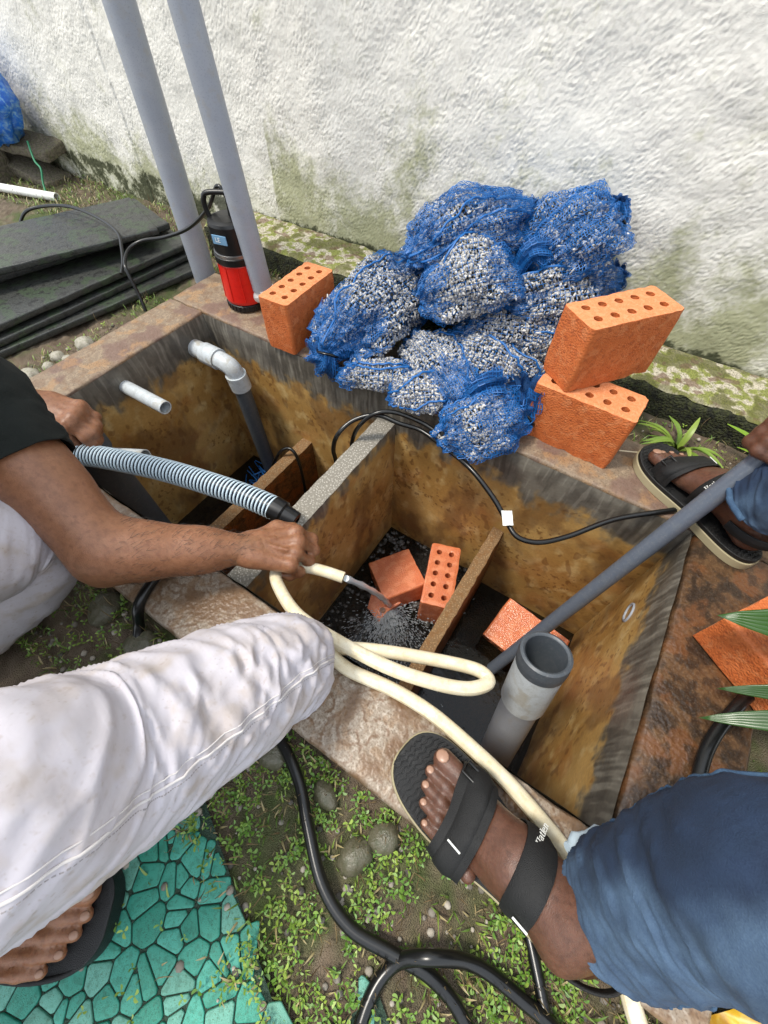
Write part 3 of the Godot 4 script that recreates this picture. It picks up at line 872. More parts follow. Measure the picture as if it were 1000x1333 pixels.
# ---------------------------------------------------------------- bricks
# ten holes through the wide face; length x, width z, height y, origin at the base
func brick_mesh(body: Material, face: Material, seed_: float, with_bottom := true) -> ArrayMesh:
	var L := 0.208; var W := 0.093; var H := 0.141
	var R := 0.0085
	var out := []
	for cn in [[1, 1, 0.0], [-1, 1, PI / 2], [-1, -1, PI], [1, -1, PI * 1.5]]:
		for k in 5:
			var a: float = cn[2] + PI / 2 * k / 4.0
			out.push_back(Vector2(cn[0] * (L / 2 - R) + cos(a) * R, cn[1] * (W / 2 - R) + sin(a) * R))
	var ring := []                                            # finely cut outline
	for k in out.size():
		var a: Vector2 = out[k]; var b: Vector2 = out[(k + 1) % out.size()]
		var n := maxi(1, int(a.distance_to(b) / 0.012))
		for j in n: ring.push_back(a.lerp(b, float(j) / n))
	var n := ring.size()
	var sides := MB.new()
	var ys := [0.0, 0.0015, 0.02, 0.045, 0.07, 0.095, 0.12, 0.137, 0.1395]
	for y in ys:
		for k in n + 1:
			var q: Vector2 = ring[k % n]
			var p := V(q.x, y, q.y)
			var o := V(q.x / L, 0, q.y / W).normalized()
			var am := 0.0016 if (y > 0.003 and y < 0.135) else 0.003
			var nn := noise.get_noise_3dv(p * 40.0 + V(seed_, 0, 0))
			var chip := 0.006 * maxf(0.0, noise.get_noise_3dv(p * 22.0 + V(0, seed_, 3)) - 0.22) * 2.0 if (y > 0.13 or y < 0.01) else 0.0
			sides.p(p - V(0, chip * 0.5 * signf(y - 0.07), 0) + o * (am * nn - chip - (0.001 if y < 0.003 or y > 0.138 else 0.0)), Vector2(float(k) / n, y))
	for y in ys.size() - 1:
		for k in n:
			var a := y * (n + 1) + k
			sides.quad(a, a + n + 1, a + n + 2, a + 1)
	var me := sides.mesh(body)
	# perforated faces
	var f := MB.new()
	var cx := 0.037; var cz := 0.038
	var hr := 0.0085
	for fy in [H, 0.0]:
		if fy == 0.0 and not with_bottom: continue
		var up: float = 1.0 if fy > 0.0 else -1.0
		var base := f.v.size()
		var inner := []
		for k in n:                                           # outline, then its shadow on the rectangle of cells
			var q: Vector2 = ring[k]
			var top := sides.v[(ys.size() - 1) * (n + 1) + k] if up > 0.0 else sides.v[k]
			f.p(V(top.x, top.y, top.z))
			var s := minf(2.5 * cx / maxf(absf(q.x), 1e-6), cz / maxf(absf(q.y), 1e-6))
			inner.push_back(q * s if false else Vector2(clampf(q.x, -2.5 * cx, 2.5 * cx), clampf(q.y, -cz, cz)))
		for k in n:
			var q: Vector2 = inner[k]
			f.p(V(q.x, fy, q.y))
		for k in n:
			var k2 := (k + 1) % n
			if up > 0.0: f.quad(base + k, base + n + k, base + n + k2, base + k2)
			else: f.quad(base + k, base + k2, base + n + k2, base + n + k)
		for ix in 5:
			for iz in 2:
				var c := Vector2((ix - 2) * cx, (iz - 0.5) * cz)
				var b2 := f.v.size()
				var seg := 16
				for k in seg:
					var a := TAU * (k + 0.5) / seg
					var d := Vector2(cos(a), sin(a))
					var s := minf(cx / 2 / absf(d.x), cz / 2 / absf(d.y))
					var rim := hr * (1.0 + 0.12 * noise.get_noise_2d(ix * 3.0 + cos(a) + seed_, iz * 5.0 + sin(a)))
					var e := c + d * s
					f.p(V(e.x, fy, e.y))
					f.p(V(c.x + d.x * rim, fy - up * 0.0006, c.y + d.y * rim))
				for k in seg:
					var a := b2 + k * 2; var b := b2 + ((k + 1) % seg) * 2
					if up > 0.0: f.quad(a, a + 1, b + 1, b)
					else: f.quad(a, b, b + 1, a + 1)
				for cor in [Vector2(1, 1), Vector2(-1, 1), Vector2(-1, -1), Vector2(1, -1)]:   # corner bits between the spokes
					var cc: Vector2 = c + cor * Vector2(cx / 2, cz / 2)
					var best := []
					for k in seg:
						best.push_back([Vector2(f.v[b2 + k * 2].x, f.v[b2 + k * 2].z).distance_to(cc), b2 + k * 2])
					best.sort_custom(func(p, q): return p[0] < q[0])
					var m := f.p(V(cc.x, fy, cc.y))
					var t1: int = best[0][1]; var t2: int = best[1][1]
					var s1 := (f.v[t1] - f.v[m]).cross(f.v[t2] - f.v[m]).y
					if (s1 > 0.0) == (up > 0.0): f.tri(m, t1, t2)
					else: f.tri(m, t2, t1)
	f.flat()
	f.add_to(me, face)
	var hb := MB.new()
	for ix in 5:
		for iz in 2:
			var c := V((ix - 2) * cx, 0, (iz - 0.5) * cz)
			var b2 := hb.v.size()
			for k in 17:
				var a := TAU * (k % 16 + 0.5) / 16
				var rim := hr * (1.0 + 0.12 * noise.get_noise_2d(ix * 3.0 + cos(a) + seed_, iz * 5.0 + sin(a)))
				hb.p(c + V(cos(a) * rim, H - 0.0006, sin(a) * rim)); hb.p(c + V(cos(a) * rim, 0.0006, sin(a) * rim))
			for k in 16: hb.quad(b2 + k * 2, b2 + k * 2 + 1, b2 + k * 2 + 3, b2 + k * 2 + 2)
	hb.add_to(me, body)
	return me

func build_bricks() -> void:
	var A := brick_mesh(M.brick, M.brick_face, 1.0)
	var B := brick_mesh(M.brick, M.brick_face, 9.0)
	var W := brick_mesh(M.brick_wet, M.brick_wet, 17.0)
	var g := "perforated orange clay bricks"
	var o := single("clay_brick", A, "orange ten-hole brick beside the red pump on the tank rim", "brick", g, V(-0.800, 0.0, -0.815))
	o.rotation.y = PI / 2 + 0.05
	o = single("clay_brick", B, "lower orange brick of the pair, standing on the rim near the sandal", "brick", g, V(-0.022, 0.0, -0.828))
	o.rotation.y = -0.03
	o = single("clay_brick", A, "upper orange brick set askew on top of another brick", "brick", g, V(-0.041, 0.1425, -0.894))
	o.rotation.y = 0.93
	o = single("clay_brick", B, "orange brick lying on the stained right rim under a green leaf", "brick", g, V(0.385, 0.0, -0.56))
	o.transform = Transform3D(Basis.from_euler(V(0, 0.98, 0)) * Basis.from_euler(V(PI / 2, 0, 0)), V(0.372, 0.048, -0.575))
	o = single("clay_brick", W, "wet orange brick on gravel with its ten holes facing up", "brick", g, V(-0.160, -0.59, -0.581))
	o.rotation.y = -1.23
	o = single("clay_brick", W, "wet half brick lying flat on gravel with a smooth face up", "brick", g)
	o.transform = Transform3D(Basis.from_euler(V(0.06, -0.62, 0.10)) * Basis.from_euler(V(PI / 2, 0, 0)) * Basis.from_scale(V(0.70, 1.0, 1.0)), V(-0.243, -0.545, -0.590))
	o = single("clay_brick", W, "orange brick half under the murky water below the slim pipe", "brick", g)
	o.transform = Transform3D(Basis.from_euler(V(0.30, -0.14, 0.0)) * Basis.from_euler(V(PI / 2, 0, 0)), V(0.150, -0.560, -0.66))
	# broken piece of a brick
	var mb := MB.new()
	var pts := [Vector2(-0.045, -0.03), Vector2(0.0, -0.045), Vector2(0.055, -0.03), Vector2(0.03, 0.01), Vector2(0.012, 0.05), Vector2(-0.035, 0.022)]
	for y in [0.034, 0.0]:
		for q in pts: mb.p(V(q.x + 0.003 * sin(y * 300.0 + q.y * 90.0), y, q.y))
	for k in range(1, 5): mb.tri(0, k + 1, k)
	for k in 6: mb.quad(k, (k + 1) % 6, 6 + (k + 1) % 6, 6 + k)
	mb.flat()
	for k in 3:
		var hole := MB.new()
		pass
	o = single("brick_fragment", mb.mesh(M.brick_wet), "small broken wedge of orange brick under the water jet", "brick piece", "", V(-0.282, -0.588, -0.438))
	o.rotation = V(0.16, 0.2, 0.05)
	for q in [Vector2(-0.004, -0.022), Vector2(0.012, 0.012)]:
		var hb := MB.new()
		lathe(hb, [Vector2(0.0, 0.0), Vector2(0.0085, 0.0), Vector2(0.0095, 0.0008)], Transform3D(Basis(), V(q.x, 0.0345, q.y)), 14)
		part("hole", hb.mesh(M.brown_board), o)  # flat dark disc, the shade inside a hole put into its colour

# ---------------------------------------------------------------- net bags of rubble
func ribbon(mb: MB, a: Vector3, b: Vector3, side: Vector3) -> void:
	var k := mb.p(a - side)
	mb.p(a + side); mb.p(b + side); mb.p(b - side)
	mb.quad(k, k + 1, k + 2, k + 3)

func net_grid(mb: MB, rows: Array, wr: float, closed := true) -> void:
	for i in rows.size():
		var r: PackedVector3Array = rows[i]
		var o: PackedVector3Array = rows[i + 1] if i + 1 < rows.size() else rows[i - 1]
		for j in r.size() - 1:
			var sd := (o[j] - r[j]).normalized() * wr
			ribbon(mb, r[j], r[j + 1], sd)
			if i + 1 < rows.size():
				ribbon(mb, r[j], o[j], (r[j + 1] - r[j]).normalized() * wr)

class Sack:
	var xf: Transform3D
	var rad: Vector3
	var sd: float
	var nz: FastNoiseLite
	func at(th: float, ph: float, out := 0.0) -> Vector3:
		var s := pow(sin(th), 0.8)
		var d := Vector3(cos(th), s * cos(ph), s * sin(ph))
		var k := 1.0 + 0.32 * nz.get_noise_3dv(d * 1.1 + Vector3(sd, sd, 0)) + 0.09 * nz.get_noise_3dv(d * 3.2 + Vector3(0, sd, sd))
		var q := d * k * rad
		q.y -= 0.22 * rad.y * d.x * d.x
		if q.y < 0.0: q.y *= 0.8
		return xf * (q + d * out)

func sack(label: String, a: Vector3, b: Vector3, hw: float, hh: float, sd: int, cover: float, tails: Array, chips := 1300, roll := 0.0) -> void:
	var rng := RandomNumberGenerator.new()
	rng.seed = sd
	var c := (a + b) * 0.5
	var t := thing("net_bag", label, "net bag", V(c.x, maxf(c.y - hh, 0.0), c.z), 0.0, "blue net bags heaped by the wall")
	var x := (b - a).normalized()
	var up := (V(0, 1, 0) - x * x.y).normalized().rotated(x, roll)
	var s := Sack.new()
	s.xf = Transform3D(Basis(x, up, x.cross(up)), c - t.position)
	s.rad = V(a.distance_to(b) * 0.5, hh, hw)
	s.sd = sd * 1.7
	s.nz = noise
	# filling: a dark core and loose pieces over it
	var core := MB.new()
	var nu := 30; var nv := 18
	for i in nv + 1:
		for j in nu + 1: core.p(s.at(PI * i / nv, TAU * (j % nu) / nu, -0.006))
	for i in nv:
		for j in nu:
			var k := i * (nu + 1) + j
			core.quad(k, k + nu + 1, k + nu + 2, k + 1)
	var cm := core.mesh(M.core)
	part("filling", cm, t)
	var xf := []
	var cols := PackedColorArray()
	for k in int(chips * 2.8):
		var th := acos(clampf(rng.randf_range(-1.0, 1.0), -1.0, 1.0))
		var ph := rng.randf() * TAU
		var p := s.at(th, ph, rng.randf_range(-0.006, 0.0015))
		var sc := rng.randf_range(0.55, 1.25)
		xf.push_back(Transform3D(Basis.from_euler(V(rng.randf() * TAU, rng.randf() * TAU, rng.randf() * TAU)) * Basis.from_scale(V(sc, sc, sc * rng.randf_range(0.8, 1.5))), p))
		var g := rng.randf_range(0.32, 0.66)
		if rng.randf() < 0.12: g *= 0.5
		cols.push_back(Color(g, g * 0.97, g * 0.92))
	scatter("rubble", M.chip_mesh, xf, cols, t)
	# net: one layer all round, a second bunched one over the tied end
	var net := MB.new()
	var rows := []
	nu = int(TAU * (hw + hh) * 0.5 / 0.0085); nv = int(a.distance_to(b) * 1.25 / 0.0085)
	for i in range(1, nv):
		var r := PackedVector3Array()
		for j in nu + 1:
			var th := PI * i / nv; var ph := TAU * (j % nu) / nu
			r.push_back(s.at(th, ph, 0.0035 + 0.003 * noise.get_noise_2d(th * 6.0 + sd, cos(ph) * 5.0)))
		rows.push_back(r)
	net_grid(net, rows, 0.00052)
	nu = int(nu * 1.9); nv = int(nv * 1.9)
	for layer in (2 if cover < 1.0 else 1):
		rows = []
		var n2 := int(nv * cover * (1.0 - 0.35 * layer))
		for i in range(1, n2):
			var r := PackedVector3Array()
			for j in nu + 1:
				var ph := TAU * (j % nu) / nu
				var edge := 1.0 + 0.32 * noise.get_noise_2d(cos(ph) * 2.2 + sd, sin(ph) * 2.2 + layer)
				var th := PI * (i + 0.5) / nv * edge
				var fold := maxf(0.0, noise.get_noise_3d(cos(ph) * 5.0, sin(ph) * 5.0 + sd, th * 1.2))
				r.push_back(s.at(clampf(th, 0.02, 3.1), ph + 0.5 / nu, 0.006 + 0.004 * layer + 0.016 * fold))
			rows.push_back(r)
		if rows.size() > 1: net_grid(net, rows, 0.00078)
	# bunched net at the other end, and two drawn hems along the bag
	rows = []
	for i in range(1, int(nv * (0.10 + 0.30 * rng.randf()))):
		var r := PackedVector3Array()
		for j in nu + 1:
			var ph := TAU * (j % nu) / nu
			var edge := 1.0 + 0.5 * noise.get_noise_2d(cos(ph) * 2.0 - sd, sin(ph) * 2.0 + 4.0)
			var fold := maxf(0.0, noise.get_noise_3d(cos(ph) * 5.0, sin(ph) * 5.0 - sd, i * 0.1))
			r.push_back(s.at(clampf(PI - PI * (i + 0.5) / nv * edge, 0.02, 3.12), ph, 0.006 + 0.014 * fold))
		rows.push_back(r)
	if rows.size() > 1: net_grid(net, rows, 0.00078)
	for h in 2:
		var hp := PackedVector3Array()
		var ph0 := rng.randf_range(-1.6, 1.6)
		for k in 40:
			hp.push_back(s.at(lerpf(0.15, PI - 0.15, k / 39.0), ph0 + 0.35 * sin(k * 0.16 + sd), 0.006 + 0.002 * sin(k * 1.7)))
		tube(net, hp, 0.0026, 6, true)
	part("net", net.mesh(M.net), t)
	# gathered ends: [which end, points from it, radius at neck, radius at end]
	for tl in tails:
		var end := s.at(0.12 if tl[0] == 0 else PI - 0.12, 0.0, 0.0)
		var e2 := s.at(0.12 if tl[0] == 0 else PI - 0.12, PI, 0.0)
		end = (end + e2) * 0.5
		var pts := [end - (s.xf.basis.x * (1.0 if tl[0] == 0 else -1.0)) * 0.03, end]
		for q in tl[1]: pts.push_back(q - t.position)
		var path := smooth_path(pts, 7)
		var fr := frames(path)
		var cloth := MB.new()
		var strands := MB.new()
		var n := 46
		var rws := []
		for k in path.size():
			var u := float(k) / (path.size() - 1)
			var rr: float = lerpf(0.045, tl[2], smoothstep(0.0, 0.42, u)) if u < 0.42 else lerpf(tl[2], tl[3], smoothstep(0.42, 0.95, u))
			var row := PackedVector3Array()
			for j in n + 1:
				var ph := TAU * (j % n) / n
				var pl := 1.0 + 0.30 * sin(ph * 7.0 + 1.5 * noise.get_noise_2d(u * 3.0, sd)) * (0.4 + u) * 0.7 + 0.30 * noise.get_noise_3d(cos(ph) * 1.5, sin(ph) * 1.5 + sd, u * 2.5)
				row.push_back(path[k] + ((fr[k][1] as Vector3) * cos(ph) + (fr[k][2] as Vector3) * sin(ph) * 0.7) * rr * pl)
				cloth.p(path[k] + ((fr[k][1] as Vector3) * cos(ph) + (fr[k][2] as Vector3) * sin(ph) * 0.7) * rr * pl * 0.86)
			rws.push_back(row)
		for k in path.size() - 1:
			for j in n:
				var q := k * (n + 1) + j
				cloth.quad(q, q + 1, q + n + 2, q + n + 1)
		net_grid(strands, rws, 0.0009)
		var tm := cloth.mesh(M.net_cloth)
		strands.add_to(tm, M.net)
		var tp := part("gathered_end", tm, t)
		var kn := int(path.size() * 0.42)
		var tie := MB.new()
		var ring := []
		for j in 13:
			var ph := TAU * j / 12
			ring.push_back(path[kn] + ((fr[kn][1] as Vector3) * cos(ph) + (fr[kn][2] as Vector3) * sin(ph) * 0.75) * (tl[2] + 0.004) + (fr[kn][0] as Vector3) * 0.002 * sin(ph * 2.0))
		tube(tie, PackedVector3Array(ring), 0.0035, 6, false)
		part("tie", tie.mesh(M.rubber), tp)

func build_bags() -> void:
	var ch := MB.new()
	lump(ch, Transform3D(), V(0.0024, 0.0024, 0.0046), 0.6, 2.0, 6, 4, 2.2)
	M.chip_mesh = ch.mesh(M.chip)
	sack("blue net bag of pale rubble at the end nearest the brick by the pump", V(-0.620, 0.085, -0.720), V(-0.575, 0.12, -1.10), 0.112, 0.086, 1, 0.45, [[1, [V(-0.625, 0.050, -0.700), V(-0.655, 0.028, -0.715)], 0.024, 0.05]], 2600)
	sack("long blue net bag lying highest against the wall", V(-0.535, 0.235, -0.955), V(-0.365, 0.272, -1.19), 0.105, 0.071, 2, 0.62, [[0, [V(-0.335, 0.285, -1.19)], 0.02, 0.035]], 1900)
	sack("bulging pale rubble bag with knotted blue neck atop the heap", V(-0.465, 0.180, -0.895), V(-0.305, 0.215, -1.03), 0.098, 0.084, 3, 0.42, [[0, [V(-0.285, 0.262, -1.04), V(-0.255, 0.268, -1.06)], 0.018, 0.036]], 2500)
	sack("mostly empty blue net bag draped up against the white wall", V(-0.275, 0.225, -1.07), V(-0.165, 0.325, -1.185), 0.120, 0.073, 4, 1.0, [[0, [V(-0.163, 0.345, -1.19)], 0.035, 0.02]], 900)
	sack("pale rubble bag behind the upper askew brick", V(-0.295, 0.175, -0.99), V(-0.115, 0.185, -1.20), 0.095, 0.073, 5, 0.45, [[0, [V(-0.10, 0.20, -1.20)], 0.025, 0.03]], 2000)
	sack("dark flattened rubble bag squeezed under the knotted bag", V(-0.385, 0.105, -0.955), V(-0.145, 0.105, -1.05), 0.078, 0.058, 6, 0.12, [], 1900)
	sack("grey rubble bag wedged behind the pair of bricks", V(-0.405, 0.065, -0.90), V(-0.145, 0.062, -0.895), 0.070, 0.056, 7, 0.14, [], 2000)
	sack("slanting blue and white bag with a loose net flap", V(-0.470, 0.065, -0.885), V(-0.262, 0.050, -0.755), 0.064, 0.055, 8, 0.42, [[0, [V(-0.235, 0.085, -0.775), V(-0.205, 0.092, -0.80)], 0.034, 0.045]], 1900)
	sack("small pale bag resting over the end of the divider", V(-0.430, 0.034, -0.700), V(-0.305, 0.045, -0.785), 0.058, 0.045, 9, 0.22, [], 1300)
	sack("blue net bag overhanging the tank edge beside the lower brick", V(-0.268, 0.022, -0.660), V(-0.140, 0.052, -0.80), 0.078, 0.057, 10, 0.62, [[0, [V(-0.15, 0.11, -0.815)], 0.04, 0.05]], 1500)
	sack("thin rubble bag poking out under the endmost bag", V(-0.570, 0.030, -0.700), V(-0.415, 0.034, -0.775), 0.046, 0.036, 11, 0.3, [], 1100)
	sack("small bag pinched between the heap and the upper brick", V(-0.235, 0.085, -0.95), V(-0.160, 0.095, -1.07), 0.058, 0.053, 12, 0.3, [], 1100)

# ---------------------------------------------------------------- pump
func build_pump() -> void:
	var t := thing("submersible_pump", "red and black submersible pump with loop handle on the tank rim", "pump", V(-1.035, 0.001, -0.838), 0.0)
	var id := Transform3D()
	var mb := MB.new()
	lathe(mb, crisp([Vector2(0.0, 0.0), Vector2(0.050, 0.0), Vector2(0.0545, 0.004), Vector2(0.0545, 0.019), Vector2(0.050, 0.022)]), id)
	var base := part("base", mb.mesh(M.black), t)
	mb = MB.new()
	for k in 30:
		var a := TAU * k / 30
		worn_box(mb, Transform3D(Basis(V(0, 1, 0), -a), V(cos(a) * 0.0548, 0.011, sin(a) * 0.0548)), V(0.0012, 0.007, 0.0026), 0.01, 0.0, 0.0005)
	part("intake_rib", mb.mesh(M.rubber), base)
	base.get_child(0).set_meta("kind", "stuff")
	mb = MB.new()
	lathe(mb, crisp([Vector2(0.050, 0.022), Vector2(0.0535, 0.023), Vector2(0.0555, 0.03), Vector2(0.0505, 0.128), Vector2(0.049, 0.130)]), id)
	var red := part("lower_body", mb.mesh(M.red), t)
	mb = MB.new()
	for k in 10:
		var a := TAU * k / 10 + 0.2
		var p0 := V(cos(a) * 0.0557, 0.034, sin(a) * 0.0557); var p1 := V(cos(a) * 0.0513, 0.125, sin(a) * 0.0513)
		tube(mb, PackedVector3Array([p0, p1]), 0.0011, 6)
	part("rib", mb.mesh(M.red), red)
	mb = MB.new()
	lathe(mb, crisp([Vector2(0.049, 0.130), Vector2(0.0535, 0.131), Vector2(0.0535, 0.148), Vector2(0.049, 0.150), Vector2(0.049, 0.157), Vector2(0.0485, 0.222), Vector2(0.046, 0.229), Vector2(0.036, 0.233), Vector2(0.0, 0.234)]), id)
	part("upper_body", mb.mesh(M.black), t)
	mb = MB.new()
	lathe(mb, crisp([Vector2(0.049, 0.1485), Vector2(0.0515, 0.149), Vector2(0.0515, 0.157), Vector2(0.049, 0.1575)]), id)
	part("steel_band", mb.mesh(M.steel), t)
	mb = MB.new()
	tube(mb, smooth_path([V(-0.036, 0.225, 0.02), V(-0.040, 0.25, 0.022), V(-0.038, 0.272, 0.021), V(-0.026, 0.284, 0.014), V(0.026, 0.284, -0.014), V(0.038, 0.272, -0.021), V(0.040, 0.25, -0.022), V(0.036, 0.225, -0.02)], 5), 0.0062, 10)
	part("handle", mb.mesh(M.black), t)
	# maker's plate, half hidden by the pipe
	var f := V(0.12, 0.0, 0.99).normalized().rotated(Vector3.UP, 0.10)
	var xf := Transform3D(Basis(V(0, 1, 0).cross(f), V(0, 1, 0), f), f * 0.0490 + V(0, 0.196, 0))
	mb = MB.new()
	worn_box(mb, xf, V(0.019, 0.011, 0.0012), 0.01, 0.0, 0.0006)
	var plate := part("name_plate", mb.mesh(M.plate), t)
	var tm := TextMesh.new()
	var font := SystemFont.new()
	font.font_names = PackedStringArray(["Droid Sans"])
	tm.font = font
	tm.text = "LE"
	tm.font_size = 16
	tm.pixel_size = 0.0009
	tm.depth = 0.0006
	tm.material = M.white
	var lt := part("lettering", tm, plate)
	lt.transform = Transform3D(xf.basis, xf.origin + f * 0.0016 - xf.basis.x * 0.004)
	# outlet with its white coupling, below the slimmer pipe
	mb = MB.new()
	tube(mb, smooth_path([V(0.035, 0.04, 0.0), V(0.058, 0.045, -0.002), V(0.068, 0.055, -0.004), V(0.070, 0.068, -0.004)], 4), 0.024, 16)
	part("outlet", mb.mesh(M.white), t)
	t.scale = V(1.12, 1.0, 1.12)
	# cable
	var cab := MB.new()
	tube(cab, smooth_path([V(-1.03, 0.232, -0.845), V(-1.035, 0.275, -0.850), V(-1.06, 0.29, -0.850), V(-1.116, 0.23, -0.846), V(-1.224, 0.16, -0.843), V(-1.335, 0.115, -0.828), V(-1.405, 0.10, -0.797), V(-1.425, 0.088, -0.756), V(-1.40, 0.076, -0.711), V(-1.375, 0.058, -0.69), V(-1.352, 0.0, -0.68), V(-1.335, -0.045, -0.67)], 8), 0.0052, 8)
	single("pump_cable", cab.mesh(M.rubber), "black cable looping from the red pump over the dark boards", "cable")
	cab = MB.new()
	tube(cab, smooth_path([V(-1.98, 0.02, -0.68), V(-1.931, 0.085, -0.721), V(-1.878, 0.102, -0.767), V(-1.761, 0.116, -0.799), V(-1.618, 0.116, -0.799), V(-1.498, 0.108, -0.778), V(-1.445, 0.086, -0.741), V(-1.41, 0.068, -0.707), V(-1.385, 0.055, -0.675)], 8), 0.0052, 8)
	single("board_cable", cab.mesh(M.rubber), "dull grey-black cable arching across the topmost dark board", "cable")

# ---------------------------------------------------------------- boards and the clutter behind them
func board(label: String, corner: Vector3, dir: Vector3, len: float, wid: float, th: float) -> void:
	# corner: the near right top corner of the far end; dir runs along the board towards its near end
	var z := V(dir.x, 0, dir.z).normalized()
	var x := V(0, 1, 0).cross(z).normalized()
	var mb := MB.new()
	worn_box(mb, Transform3D(Basis(), V(0, th * 0.5, 0)), V(wid * 0.5, th * 0.5, len * 0.5), 0.03, 0.0012, 0.004, 18.0)
	var o := single("dark_board", mb.mesh(M.board), label, "board", "dark boards stacked by the tank", corner + z * len * 0.5 - x * wid * 0.5 - V(0, th, 0))
	o.basis = Basis(x, V(0, 1, 0), z)

func build_boards() -> void:
	board("topmost dark board, mossy green, crossed by a cable", V(-1.455, 0.092, -0.890), V(-0.168, 0, 0.424), 1.05, 0.30, 0.020)
	board("dark board directly under the mossy topmost one", V(-1.53, 0.060, -0.985), V(-0.12, 0, 0.45), 1.1, 0.28, 0.022)
	board("dark board in the middle of the stack with a bare top", V(-1.425, 0.030, -0.985), V(-0.06, 0, 0.635), 1.15, 0.32, 0.020)
	board("thin dark board second from the bottom of the stack", V(-1.418, 0.000, -0.970), V(-0.056, 0, 0.646), 1.15, 0.33, 0.019)
	board("bottom dark board of the stack beside the tank rim", V(-1.362, -0.022, -0.935), V(-0.104, 0, 0.641), 1.15, 0.36, 0.020)
	# far planks, block and bag by the wall
	var mb := MB.new()
	worn_box(mb, Transform3D(), V(0.30, 0.02, 0.07), 0.03, 0.004, 0.006)
	var o := single("weathered_plank", mb.mesh(M.wood), "weathered grey plank under the blue plastic bag", "plank", "planks by the wall", V(-2.78, 0.08, -1.12))
	o.rotation = V(0.1, 0.25, -0.08)
	o = single("weathered_plank", mb.mesh(M.wood), "weathered plank propped lowest by the white wall", "plank", "planks by the wall", V(-2.80, 0.0, -1.12))
	o.rotation = V(0.0, 0.10, -0.18)
	mb = MB.new()
	worn_box(mb, Transform3D(), V(0.16, 0.06, 0.07), 0.02, 0.005, 0.01)
	o = single("wood_block", mb.mesh(M.wood), "brown wood block beside the planks", "block", "", V(-2.85, 0.0, -0.97))
	o.rotation.y = 0.3
	mb = MB.new()
	var nu := 26; var nv := 18
	for i in nv + 1:
		for j in nu + 1:
			var th := PI * i / nv; var ph := TAU * (j % nu) / nu
			var d := V(sin(th) * cos(ph), cos(th), sin(th) * sin(ph))
			var k := 1.0 + 0.25 * noise.get_noise_3dv(d * 2.0) + 0.12 * noise.get_noise_3dv(d * 6.0)
			mb.p(d * k * V(0.20, 0.16, 0.11))
	for i in nv:
		for j in nu:
			var k := i * (nu + 1) + j
			mb.quad(k, k + 1, k + nu + 2, k + nu + 1)
	single("plastic_bag", mb.mesh(M.blue_bag), "crumpled blue plastic bag on the far planks", "bag", "", V(-2.72, 0.235, -1.10))
	mb = MB.new()
	tube(mb, smooth_path([V(-2.50, 0.11, -1.10), V(-2.46, 0.06, -1.07), V(-2.42, 0.04, -1.06), V(-2.40, 0.0, -1.03), V(-2.36, -0.04, -1.0)], 6), 0.004, 6)
	var gt := flat_mat(Color(0.05, 0.42, 0.28), 0.5)
	single("green_twine", mb.mesh(gt), "bright green twine hanging off the weathered planks", "twine")

